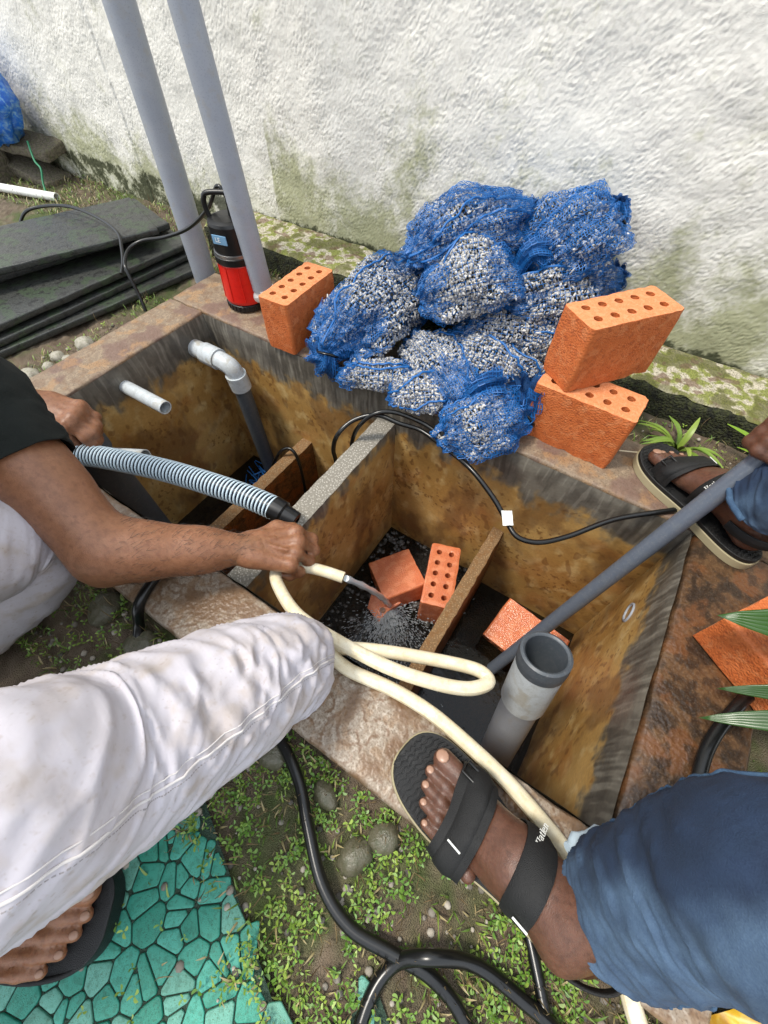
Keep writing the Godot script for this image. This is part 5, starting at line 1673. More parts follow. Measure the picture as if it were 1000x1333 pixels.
func stitches(mb: MB, c: Cloth, a0: float, a1: float, s0: float, s1: float, n: int, out: float) -> void:
	for k in n:
		var u0 := (k + 0.15) / n; var u1 := (k + 0.75) / n
		tube(mb, PackedVector3Array([c.at(lerpf(s0, s1, u0), lerpf(a0, a1, u0), out), c.at(lerpf(s0, s1, u1), lerpf(a0, a1, u1), out)]), 0.0007, 4, true)

# one foot into a Body; local x forward from the heel, y up from the sole, z towards the big toe
func foot_bones(b: Body, xf: Transform3D, s: float, shin: Array) -> void:
	var g := func(x: float, y: float, z: float) -> Vector3: return xf * V(x, y, z * s)
	b.bone(g.call(0.026, 0.028, 0.0), 0.027, g.call(0.060, 0.050, 0.0), 0.033)
	b.bone(g.call(0.026, 0.028, 0.0), 0.026, g.call(0.120, 0.020, -0.014), 0.020)
	b.bone(g.call(0.060, 0.070, 0.0), 0.036, g.call(0.115, 0.052, 0.006), 0.031)
	b.bone(g.call(0.115, 0.050, 0.006), 0.028, g.call(0.172, 0.024, 0.019), 0.020)
	b.bone(g.call(0.115, 0.044, -0.006), 0.025, g.call(0.158, 0.019, -0.024), 0.015)
	b.bone(g.call(0.115, 0.044, 0.0), 0.027, g.call(0.168, 0.021, -0.002), 0.017)
	b.bone(g.call(0.056, 0.078, 0.0), 0.034, shin[0], 0.035)
	b.bone(shin[0], 0.035, shin[1], 0.042)
	b.bone(g.call(0.052, 0.076, 0.030), 0.010, g.call(0.052, 0.076, 0.031), 0.010)
	b.bone(g.call(0.048, 0.070, -0.031), 0.010, g.call(0.048, 0.070, -0.032), 0.010)

func toe_bones(b: Body, xf: Transform3D, s: float) -> Array:
	var g := func(x: float, y: float, z: float) -> Vector3: return xf * V(x, y, z * s)
	b.bone(g.call(0.170, 0.024, 0.020), 0.020, g.call(0.196, 0.019, 0.025), 0.0155)
	b.bone(g.call(0.196, 0.020, 0.026), 0.0145, g.call(0.246, 0.015, 0.026), 0.0142)
	var tips := [[g.call(0.250, 0.0275, 0.026), 0.0085]]
	var z := [0.0035, -0.0135, -0.030, -0.0455]
	var x0 := [0.192, 0.187, 0.178, 0.167]
	var x1 := [0.254, 0.247, 0.236, 0.220]
	for k in 4:
		var r := 0.0078 - 0.0004 * k
		b.bone(g.call(x0[k] - 0.02, 0.020, z[k]), 0.010, g.call(x0[k], 0.017, z[k]), r)
		b.bone(g.call(x0[k], 0.018, z[k]), r, g.call(lerpf(x0[k], x1[k], 0.5), 0.0185, z[k]), r)
		b.bone(g.call(lerpf(x0[k], x1[k], 0.5), 0.0185, z[k]), r, g.call(x1[k] - 0.005, 0.010, z[k]), r * 1.04)
		tips.push_back([g.call(x1[k] - 0.003, 0.0168, z[k]), 0.0050 - 0.0004 * k])
	return tips

func nail(mb: MB, at: Vector3, fwd: Vector3, up: Vector3, r: float) -> void:
	var side := fwd.cross(up).normalized()
	lump(mb, Transform3D(Basis(side, up, fwd), at), V(r, r * 0.30, r * 1.15), 0.0, 0.0, 10, 6)

# sole outline in foot axes: half-width towards and away from the big toe at x
func sole_edge(u: float) -> Vector2:      # u 0..1 from heel to toe
	var w := 0.041 + 0.013 * smoothstep(0.35, 0.75, u)
	w *= pow(clampf(1.0 - pow(absf(2.0 * u - 1.0), 5.0), 0.0, 1.0), 0.42)
	return Vector2(w + 0.003 * smoothstep(0.5, 0.9, u), w - 0.004 * smoothstep(0.55, 0.3, u))

func sole(mb: MB, xf: Transform3D, s: float, y1: float, y0: float, x0: float, x1: float, grow := 0.0) -> void:
	var n := 40
	var ring := []
	for k in n + 1: 
		var u := 0.5 - 0.5 * cos(PI * k / n)
		ring.push_back(V(lerpf(x0 - grow, x1 + grow, u), 0, sole_edge(u).x + grow))
	for k in n - 1:
		var u := 0.5 - 0.5 * cos(PI * (n - 1 - k) / n)
		ring.push_back(V(lerpf(x0 - grow, x1 + grow, u), 0, -sole_edge(u).y - grow))
	var m := ring.size()
	var st := mb.v.size()
	var prof := [[y0, 0.0], [y0, 0.0], [y1 - 0.002, 0.0], [y1, -0.0015]]
	for pr in prof:
		for q in ring:
			var lift := 0.006 * smoothstep(0.8, 1.0, (q.x - x0) / (x1 - x0))
			var c := V(lerpf(x0, x1, 0.5), 0, 0)
			var d: Vector3 = (q - c).normalized() * pr[1]
			var w: Vector3 = q + d + V(0, pr[0] + lift, 0)
			mb.p(xf * V(w.x, w.y, w.z * s))
	for l in 3:
		for k in m:
			var a := st + l * m + k; var b := st + l * m + (k + 1) % m
			if s > 0.0: mb.quad(a, b, b + m, a + m)
			else: mb.quad(a, a + m, b + m, b)
	for l in [0, 3]:
		for k in range(1, n):
			var a: int = st + l * m + k; var b: int = st + l * m + (m - k) % m
			var a2: int = st + l * m + k + 1; var b2: int = st + l * m + (m - k - 1) % m
			if (l == 3) == (s > 0.0): mb.quad(b, a, a2, b2)
			else: mb.quad(b, b2, a2, a)

# a strap laid over a Body: the foot is scanned inward in planes across it
func strap(mb: MB, b: Body, xf: Transform3D, s: float, xa: float, xb: float, wid: float, y_low: float, th := 0.003, lean := 0.0) -> void:
	# xa: where the strap meets the big-toe side of the sole, xb: where it meets the other side
	var n := 30
	var rows := []
	for k in n + 1:
		var u := float(k) / n
		var a := PI * u
		var row := []
		for e in 5:
			var v := (e / 4.0 - 0.5) * wid
			var x := lerpf(xa, xb, u) + v + lean * sin(a)
			var c := V(x, 0.018, 0.0)
			var d := V(0, sin(a) * 1.0, cos(a)).normalized()
			var hit := 0.010
			var r := 0.13
			for step in 26:
				var q := c + d * r
				var ds := b.dist(xf * V(q.x, q.y, q.z * s))
				if ds < 0.0012:
					hit = r
					break
				r -= maxf(ds * 0.8, 0.0015)
				if r < 0.01: break
				hit = r
			row.push_back([c, d, hit])
		rows.push_back(row)
	for e in 5:                                               # smooth along the strap so that it bridges hollows
		for pas in 3:
			for k in range(1, n):
				rows[k][e][2] = maxf(rows[k][e][2], (rows[k - 1][e][2] + rows[k + 1][e][2]) * 0.5 - 0.0004)
	var st := mb.v.size()
	var m := 10
	for k in n + 1:
		for j in m:
			var e: int = j if j < 5 else 9 - j
			var q: Array = rows[k][e]
			var o := (th if j < 5 else 0.0) * (0.55 if (e == 0 or e == 4) else 1.0) + 0.0008
			var w: Vector3 = q[0] + q[1] * (q[2] + o)
			if k == 0 or k == n: w.y = minf(w.y, y_low)
			mb.p(xf * V(w.x, w.y, w.z * s), Vector2(j, k))
	for k in n:
		for j in m:
			var a := st + k * m + j; var b2 := st + k * m + (j + 1) % m
			if s > 0.0: mb.quad(a, b2, b2 + m, a + m)
			else: mb.quad(a, a + m, b2 + m, b2)

# a point on a strap: u 0..1 from the big-toe side over the foot
func on_foot(b: Body, xf: Transform3D, s: float, x: float, u: float, out: float) -> Array:
	var a := PI * u
	var c := V(x, 0.018, 0.0)
	var d := V(0, sin(a), cos(a)).normalized()
	var r := 0.13
	for step in 40:
		var ds := b.dist(xf * V(c.x + d.x * r, c.y + d.y * r, (c.z + d.z * r) * s))
		if ds < 0.0012 or r < 0.01: break
		r -= maxf(ds * 0.8, 0.001)
	var w := c + d * (r + out)
	return [xf * V(w.x, w.y, w.z * s), (xf.basis * V(d.x, d.y, d.z * s)).normalized(), (xf.basis * V(0, cos(a), -sin(a) * s)).normalized()]

func foot_frame(heel: Vector3, toe: Vector3) -> Transform3D:
	var x := (toe - heel).normalized()
	var y := (V(0, 1, 0) - x * x.y).normalized()
	return Transform3D(Basis(x, y, x.cross(y)), heel)

# a gripping hand into a Body. w wrist, f forward, u back of the hand, r towards the little finger
func hand_bones(b: Body, w: Vector3, f: Vector3, u: Vector3, r: Vector3, curl: Array, spread := 0.0195, thumb := []) -> Array:
	var tips := []
	var len := [[0.043, 0.026, 0.020], [0.047, 0.029, 0.021], [0.044, 0.027, 0.021], [0.035, 0.021, 0.018]]
	var reach := [0.084, 0.087, 0.082, 0.072]
	for k in 4:
		var o := (k - 1.5) * spread
		var m: Vector3 = w + f * reach[k] + r * o + u * (0.004 - 0.0035 * absf(k - 1.2))
		b.bone(w + r * (k - 1.5) * 0.0125 + f * 0.008, 0.0165, m - u * 0.006, 0.0118)
		b.bone(m + u * 0.0015, 0.0125 - 0.0005 * k, m + f * 0.003, 0.0122 - 0.0005 * k)
		b.bone(w + r * (k - 1.5) * 0.010 + f * 0.015 + u * 0.0105, 0.0036, m + u * 0.0055, 0.0046)
		var q := m
		var ang := 0.0
		for j in 3:
			ang += curl[k][j]
			var d := f * cos(ang) - u * sin(ang)
			var q2: Vector3 = q + d * len[k][j]
			var ra := 0.0102 - 0.0007 * j - 0.0006 * k
			b.bone(q, ra, q2, ra - 0.0008)
			if j < 2: b.bone(q2, ra * 1.03, q2 + d * 0.001, ra * 1.03)
			q = q2
			if j == 2: tips.push_back([q, d])
	b.bone(w - r * 0.012 + f * 0.02 - u * 0.008, 0.016, w + r * 0.014 + f * 0.05 - u * 0.010, 0.014)
	for k in thumb.size() - 1:
		b.bone(thumb[k], 0.0155 - 0.002 * k, thumb[k + 1], 0.0135 - 0.002 * k)
	if thumb.size() > 1: tips.push_back([thumb[thumb.size() - 1], (thumb[thumb.size() - 1] - thumb[thumb.size() - 2]).normalized()])
	return tips

func head_bones(b: Body, c: Vector3, f: Vector3) -> void:
	var up := (V(0, 1, 0) - f * f.y).normalized()
	var r := f.cross(up)
	b.bone(c + up * 0.03 - f * 0.015, 0.085, c + up * 0.04 + f * 0.02, 0.078)
	b.bone(c - up * 0.03 + f * 0.02, 0.066, c - up * 0.075 + f * 0.045, 0.036)
	b.bone(c + f * 0.085 + up * 0.01, 0.010, c + f * 0.104 - up * 0.02, 0.014)
	for s in [-1.0, 1.0]:
		b.bone(c + r * s * 0.082 + up * 0.02, 0.012, c + r * s * 0.082 - up * 0.02, 0.010)
		b.bone(c + f * 0.082 + r * s * 0.03 + up * 0.03, 0.012, c + f * 0.084 + r * s * 0.04 + up * 0.028, 0.010)
	b.bone(c + f * 0.080 - up * 0.05 - r * 0.018, 0.009, c + f * 0.080 - up * 0.05 + r * 0.018, 0.009)

func build_crouching_person() -> void:
	var t := thing("person", "person crouching in pale grey trousers and dark green shirt, hosing out the tank", "person", V(-0.40, -0.045, 0.30))
	var O := t.position
	var W := Color.WHITE
	var skin_mb := MB.new()
	# right arm
	var sh := V(-0.83, 0.305, -0.083); var el := V(-0.552, 0.120, -0.036); var wr := V(-0.398, 0.062, -0.181)
	var arm := Body.new(); arm.k = 0.012
	arm.bone(sh, 0.056, sh.lerp(el, 0.55), 0.052)
	arm.bone(sh.lerp(el, 0.5), 0.052, el, 0.040)
	arm.bone(sh.lerp(el, 0.72) + V(0.0, 0.012, -0.006), 0.045, el + V(0.005, 0.006, 0), 0.036)
	arm.bone(el, 0.039, el.lerp(wr, 0.28) + V(-0.002, 0.002, 0.006), 0.040)
	arm.bone(el.lerp(wr, 0.15) + V(0, 0.0, -0.012), 0.032, el.lerp(wr, 0.55), 0.031)
	arm.bone(el.lerp(wr, 0.28) + V(-0.002, 0.002, 0.006), 0.038, el.lerp(wr, 0.70), 0.031)
	arm.bone(el.lerp(wr, 0.68), 0.0300, wr + V(0.012, -0.003, -0.012), 0.0245)
	arm.bone(el + V(0.004, -0.024, 0.022), 0.018, el + V(0.012, -0.026, 0.024), 0.014)
	# left arm
	var shl := V(-1.04, 0.40, 0.02); var ell := V(-1.23, 0.17, -0.07); var wl := V(-1.070, 0.040, -0.212)
	arm.bone(shl, 0.056, ell, 0.044)
	arm.bone(ell, 0.042, ell.lerp(wl, 0.3), 0.042)
	arm.bone(ell.lerp(wl, 0.3), 0.041, wl, 0.026)
	# neck, head, chest under the shirt, and the right shin
	arm.bone(V(-0.93, 0.46, -0.02), 0.06, V(-0.98, 0.53, -0.09), 0.052)
	head_bones(arm, V(-1.02, 0.60, -0.17), V(-0.1, -0.75, -0.65).normalized())
	arm.bone(sh, 0.055, V(-0.93, 0.41, -0.03), 0.085)
	arm.bone(shl, 0.055, V(-0.93, 0.41, -0.03), 0.085)
	arm.net(skin_mb, 0.0075, W)
	# right hand, closed on the cream hose
	var ki := V(-0.362, 0.047, -0.270); var kp := V(-0.308, 0.045, -0.206)
	var f := ((ki + kp) * 0.5 - wr).normalized()
	var r := (kp - ki).normalized(); r = (r - f * r.dot(f)).normalized()
	var u := r.cross(f).normalized()
	var hand := Body.new(); hand.k = 0.0028
	hand.bone(el.lerp(wr, 0.80), 0.0295, wr, 0.0265)
	hand.bone(wr - r * 0.013, 0.0200, wr + f * 0.02 - r * 0.016, 0.0190)
	hand.bone(wr + r * 0.013, 0.0200, wr + f * 0.02 + r * 0.016, 0.0190)
	var cf := [[0.75, 1.45, 1.0], [0.85, 1.45, 1.0], [0.95, 1.45, 1.0], [1.05, 1.4, 1.0]]
	var th0 := wr - r * 0.026 + f * 0.016 - u * 0.008
	var th1 := th0 + f * 0.034 - r * 0.022 + u * 0.0
	var th2 := th1 + f * 0.030 + r * 0.002 - u * 0.004
	var th3 := th2 + f * 0.020 + r * 0.012 - u * 0.010
	hand_bones(hand, wr, f, u, r, cf, 0.0222, [th0, th1, th2, th3])
	hand.bone(wr + u * 0.019 + r * 0.004, 0.0026, wr + f * 0.045 + u * 0.0165 - r * 0.012, 0.0022)
	hand.bone(wr + f * 0.028 + u * 0.018, 0.0022, wr + f * 0.066 + u * 0.0155 + r * 0.012, 0.0022)
	hand.net(skin_mb, 0.0029, W)
	# left hand over the stand pipe's mouth
	var fl := V(0.94, -0.10, -0.22).normalized()
	var rl := V(-0.2, 0.05, -1.0).normalized(); rl = (rl - fl * rl.dot(fl)).normalized()
	var ul := V(0, 1, 0); ul = (ul - fl * ul.dot(fl) - rl * ul.dot(rl)).normalized()
	var lh := Body.new(); lh.k = 0.0042
	lh.bone(ell.lerp(wl, 0.8), 0.029, wl, 0.026)
	lh.bone(wl - rl * 0.010, 0.0195, wl + fl * 0.02 - rl * 0.012, 0.0185)
	lh.bone(wl + rl * 0.010, 0.0195, wl + fl * 0.02 + rl * 0.012, 0.0185)
	var tl0 := wl - rl * 0.022 + fl * 0.018 - ul * 0.008
	var tl1 := tl0 + fl * 0.034 - rl * 0.016 - ul * 0.006
	var tl2 := tl1 + fl * 0.026 - rl * 0.004 - ul * 0.020
	var tl3 := tl2 + fl * 0.014 - rl * 0.002 - ul * 0.024
	hand_bones(lh, wl, fl, ul, rl, [[0.75, 0.55, 0.3], [0.75, 1.0, 0.6], [0.8, 1.2, 0.7], [0.8, 1.2, 0.7]], 0.0195, [tl0, tl1, tl2, tl3])
	lh.net(skin_mb, 0.0031, W)
	# right foot
	var fx := foot_frame(V(-0.445, -0.010, 0.435), V(-0.245, -0.010, 0.300))
	var ft := Body.new(); ft.k = 0.008
	foot_bones(ft, fx, -1.0, [V(-0.395, 0.065, 0.34), V(-0.31, 0.05, 0.17)])
	ft.net(skin_mb, 0.006, W)
	var toes := Body.new(); toes.k = 0.0018
	var tips := toe_bones(toes, fx, -1.0)
	toes.net(skin_mb, 0.0029, W)
	shift(skin_mb, O)
	part("body", skin_mb.mesh(M.skin_tan), t)
	# fine dark hair on the forearm
	var rng := RandomNumberGenerator.new()
	rng.seed = 15
	var hairs := MB.new()
	var fd := (wr - el).normalized()
	for k in 420:
		var q := el.lerp(wr, rng.randf_range(0.12, 1.0))
		var dd := V(rng.randfn(0.0, 1.0), rng.randfn(0.3, 1.0), rng.randfn(0.2, 1.0)); dd = (dd - fd * dd.dot(fd)).normalized()
		var rr := 0.075
		for step in 14:
			var ds := arm.dist(q + dd * rr)
			if ds < 0.0005: break
			rr -= ds * 0.9
		var root := q + dd * rr - O
		var run := (fd * 0.8 + dd.cross(fd) * rng.randfn(0.5, 0.3)).normalized() * rng.randf_range(0.008, 0.016)
		tube(hairs, PackedVector3Array([root - dd * 0.001, root + run * 0.5 + dd * 0.0022, root + run + dd * 0.0012]), [0.00022, 0.0002, 0.0001], 3, false)
	var hp := part("arm_hair", hairs.mesh(M.hair), t)
	hp.set_meta("kind", "stuff")
	var nl := MB.new()
	for q in tips: nail(nl, q[0] - O, (fx.basis.x - fx.basis.y * 0.35).normalized(), (fx.basis.y + fx.basis.x * 0.35).normalized(), q[1])
	part("toenails", nl.mesh(M.nail), t)
	# trousers
	var tr := MB.new()
	var leg := cloth([V(-0.40, 0.37, 0.44), V(-0.315, 0.335, 0.30), V(-0.272, 0.275, 0.185), V(-0.256, 0.20, 0.115), V(-0.228, 0.135, 0.012), V(-0.208, 0.088, -0.062), V(-0.212, 0.050, -0.060), V(-0.245, 0.035, 0.02), V(-0.31, 0.045, 0.16), V(-0.375, 0.055, 0.29), V(-0.405, 0.06, 0.37)], [0.115, 0.105, 0.098, 0.092, 0.084, 0.074, 0.062, 0.062, 0.066, 0.066, 0.066], 0.0048, 3.0, 4.2)
	leg.knee_fold = 0.0042
	leg.skin(tr, 300, 110)
	var leg2 := cloth([V(-0.62, 0.36, 0.46), V(-0.66, 0.27, 0.25), V(-0.675, 0.165, 0.07), V(-0.680, 0.125, 0.03), V(-0.685, 0.06, 0.05), V(-0.72, 0.02, 0.16), V(-0.76, 0.0, 0.28)], [0.115, 0.10, 0.088, 0.078, 0.074, 0.072, 0.07], 0.004, 8.0, 3.0)
	leg2.skin(tr, 120, 60)
	var hip := cloth([V(-0.48, 0.33, 0.62), V(-0.50, 0.37, 0.52), V(-0.54, 0.40, 0.42), V(-0.60, 0.43, 0.33)], [0.13, 0.16, 0.165, 0.15], 0.004, 4.0, 2.0)
	hip.skin(tr, 40, 60)
	shift(tr, O)
	var trp := part("trousers", tr.mesh(M.trouser), t)
	var se := MB.new()
	seam(se, leg, 0.50, 1.02, 0.0, 0.55, 0.0014, 0.0002)
	seam(se, leg, 0.58, 1.10, 0.0, 0.55, 0.0008, 0.0001)
	shift(se, O)
	part("seam", se.mesh(M.seam), trp)
	var sti := MB.new()
	stitches(sti, leg, 0.44, 0.95, 0.0, 0.55, 210, -0.0002)
	shift(sti, O)
	var so := part("stitching", sti.mesh(M.stitch), trp)
	so.set_meta("kind", "stuff")
	# shirt
	var sm := MB.new()
	var torso := cloth([V(-0.58, 0.41, 0.38), V(-0.70, 0.46, 0.24), V(-0.82, 0.47, 0.10), V(-0.91, 0.46, 0.0), V(-0.955, 0.49, -0.05)], [0.155, 0.165, 0.165, 0.14, 0.065], 0.006, 5.0, 3.0)
	torso.skin(sm, 70, 60)
	var hem := sh.lerp(el, 0.47)
	var slv := cloth([hem + V(0.006, -0.006, 0.003), sh.lerp(el, 0.30), sh.lerp(el, 0.1), sh + V(-0.05, 0.04, 0.04), V(-0.92, 0.41, -0.01)], [0.074, 0.076, 0.078, 0.085, 0.09], 0.0045, 6.0, 1.6)
	slv.skin(sm, 50, 48, 0.0, 1.0, 0.003)
	var sl2 := cloth([shl.lerp(ell, 0.55), shl.lerp(ell, 0.3), shl, V(-0.96, 0.42, 0.0)], [0.072, 0.074, 0.08, 0.09], 0.0045, 7.0, 1.6)
	sl2.skin(sm, 40, 40, 0.0, 1.0, 0.003)
	shift(sm, O)
	part("shirt", sm.mesh(M.shirt), t)
	# sandal
	var sd := MB.new()
	sole(sd, fx, -1.0, -0.001, -0.030, -0.015, 0.272, 0.004)
	shift(sd, O)
	var sp := part("sandal", sd.mesh(M.footbed), t)
	var rim := MB.new()
	var rp := PackedVector3Array()
	for k in 61:
		var uu := 0.5 - 0.5 * cos(PI * k / 30.0)
		var e := sole_edge(minf(uu, 1.0))
		rp.push_back(fx * V(lerpf(-0.015, 0.272, uu), 0.0, -(e.x + 0.003) if k <= 30 else (e.y + 0.003)) - O)
	tube(rim, rp, 0.0032, 6, false)
	part("welt", rim.mesh(M.strap), sp)
	var both := Body.new(); both.k = 0.008
	both.bones = ft.bones + toes.bones
	var st := MB.new()
	strap(st, both, fx, -1.0, 0.150, 0.132, 0.055, 0.0, 0.0035)
	shift(st, O)
	part("strap", st.mesh(M.strap), sp)
	# hair
	var hr := MB.new()
	lump(hr, Transform3D(Basis(), V(-1.02, 0.635, -0.155) - O), V(0.098, 0.098, 0.105), 0.08, 3.0, 24, 16, 4.0)
	part("hair", hr.mesh(M.hair), t)

func shift(mb: MB, o: Vector3) -> void:
	for k in mb.v.size(): mb.v[k] -= o

func lettering(text: String, parent: Node, xf: Transform3D, size: float) -> void:
	var tm := TextMesh.new()
	var font := SystemFont.new()
	font.font_names = PackedStringArray(["Droid Serif"])
	font.font_italic = true
	tm.font = font
	tm.text = text
	tm.font_size = 24
	tm.pixel_size = size / 24.0
	tm.depth = 0.0006
	tm.material = M.white
	var o := part("lettering", tm, parent)
	o.transform = xf

func sandal_foot(t: Node3D, skin_mb: MB, nails: MB, heel: Vector3, toe: Vector3, s: float, shin: Array, x1: float) -> Node3D:
	var O := t.position
	var fx := foot_frame(heel, toe)
	var ft := Body.new(); ft.k = 0.008
	foot_bones(ft, fx, s, shin)
	for k in 3:                                              # cords over the instep
		ft.bone(fx * V(0.10, 0.078, (0.010 - 0.012 * k) * s), 0.004, fx * V(0.178, 0.040, (0.018 - 0.018 * k) * s), 0.003)
	ft.net(skin_mb, 0.0052, Color.WHITE)
	var toes := Body.new(); toes.k = 0.0018
	var tips := toe_bones(toes, fx, s)
	toes.net(skin_mb, 0.0029, Color.WHITE)
	for q in tips: nail(nails, q[0], (fx.basis.x - fx.basis.y * 0.35).normalized(), (fx.basis.y + fx.basis.x * 0.35).normalized(), q[1])
	var lo := MB.new()
	sole(lo, fx, s, -0.010, -0.028, -0.017, x1, 0.002)
	shift(lo, O)
	var sp := part("sandal", lo.mesh(M.sole), t)
	var up := MB.new()
	sole(up, fx, s, 0.0, -0.0098, -0.017, x1, 0.0)
	shift(up, O)
	part("footbed", up.mesh(M.footbed), sp)
	var tread := MB.new()
	for k in 42:
		var uu := (k + 0.7) / 43.0
		if uu > 0.30 and uu < 0.62: continue
		var e := sole_edge(uu)
		var p := PackedVector3Array()
		for j in 13:
			var z := lerpf(-e.y + 0.004, e.x - 0.004, j / 12.0)
			p.push_back(fx * V(lerpf(-0.017, x1, uu) + 0.003 * (j % 2) - 0.10 * z, 0.0002 + 0.006 * smoothstep(0.8, 1.0, uu), z * s) - O)
		tube(tread, p, 0.0013, 5, true)
	var trd := part("tread", tread.mesh(M.footbed), sp)
	trd.set_meta("kind", "stuff")
	var both := Body.new(); both.k = 0.008
	both.bones = ft.bones + toes.bones
	var st := MB.new()
	strap(st, both, fx, s, 0.203, 0.174, 0.048, -0.004, 0.0035)
	shift(st, O)
	var fs := part("toe_strap", st.mesh(M.strap), sp)
	st = MB.new()
	strap(st, both, fx, s, 0.202, 0.173, 0.028, 0.004, 0.0062)
	shift(st, O)
	part("strap_flap", st.mesh(M.strap), fs)
	st = MB.new()
	strap(st, both, fx, s, 0.120, 0.080, 0.034, -0.004, 0.0045, 0.010)
	shift(st, O)
	part("instep_strap", st.mesh(M.strap), sp)
	# heel strap
	st = MB.new()
	var hp := []
	for k in 13:
		var a := PI * k / 12.0
		hp.push_back(fx * V(0.055 - 0.072 * sin(a), 0.052 - 0.012 * absf(cos(a)), 0.041 * cos(a) * s) - O)
	tube(st, smooth_path(hp, 3), 0.0028, 8, true, 4.0)
	part("heel_strap", st.mesh(M.strap), sp)
	# buckle
	st = MB.new()
	var bc := fx * V(0.205, 0.041, 0.037 * s) - O
	var bx := (fx.basis.x * 0.016); var by := (fx.basis.y * -0.5 + fx.basis.z * s * 0.85).normalized() * 0.009
	tube(st, PackedVector3Array([bc - bx - by, bc + bx - by, bc + bx + by, bc - bx + by, bc - bx - by]), 0.0024, 6, false)
	part("buckle", st.mesh(M.black), sp)
	for q in [[0.180, 0.78, 0.0095], [0.092, 0.70, 0.0075]]:
		st = MB.new()
		var hit := on_foot(both, fx, s, q[0], q[1], q[2])
		var up2: Vector3 = hit[1]
		var rn := (fx.basis.x - up2 * fx.basis.x.dot(up2)).normalized()
		worn_box(st, Transform3D(Basis(rn, up2, rn.cross(up2)), hit[0] - O), V(0.0095, 0.0007, 0.0013), 0.01, 0.0, 0.0003)
		part("strap_tab", st.mesh(M.white), sp)
	# script on the instep strap
	var tx := on_foot(both, fx, s, 0.120, 0.31, 0.0078)
	var ty := (fx.basis.x - (tx[1] as Vector3) * fx.basis.x.dot(tx[1])).normalized()
	var tr := ty.cross(tx[1]).normalized()
	lettering("Hatlen", sp, Transform3D(Basis(tr, ty, tx[1]), (tx[0] as Vector3) - O), 0.0100)
	return sp

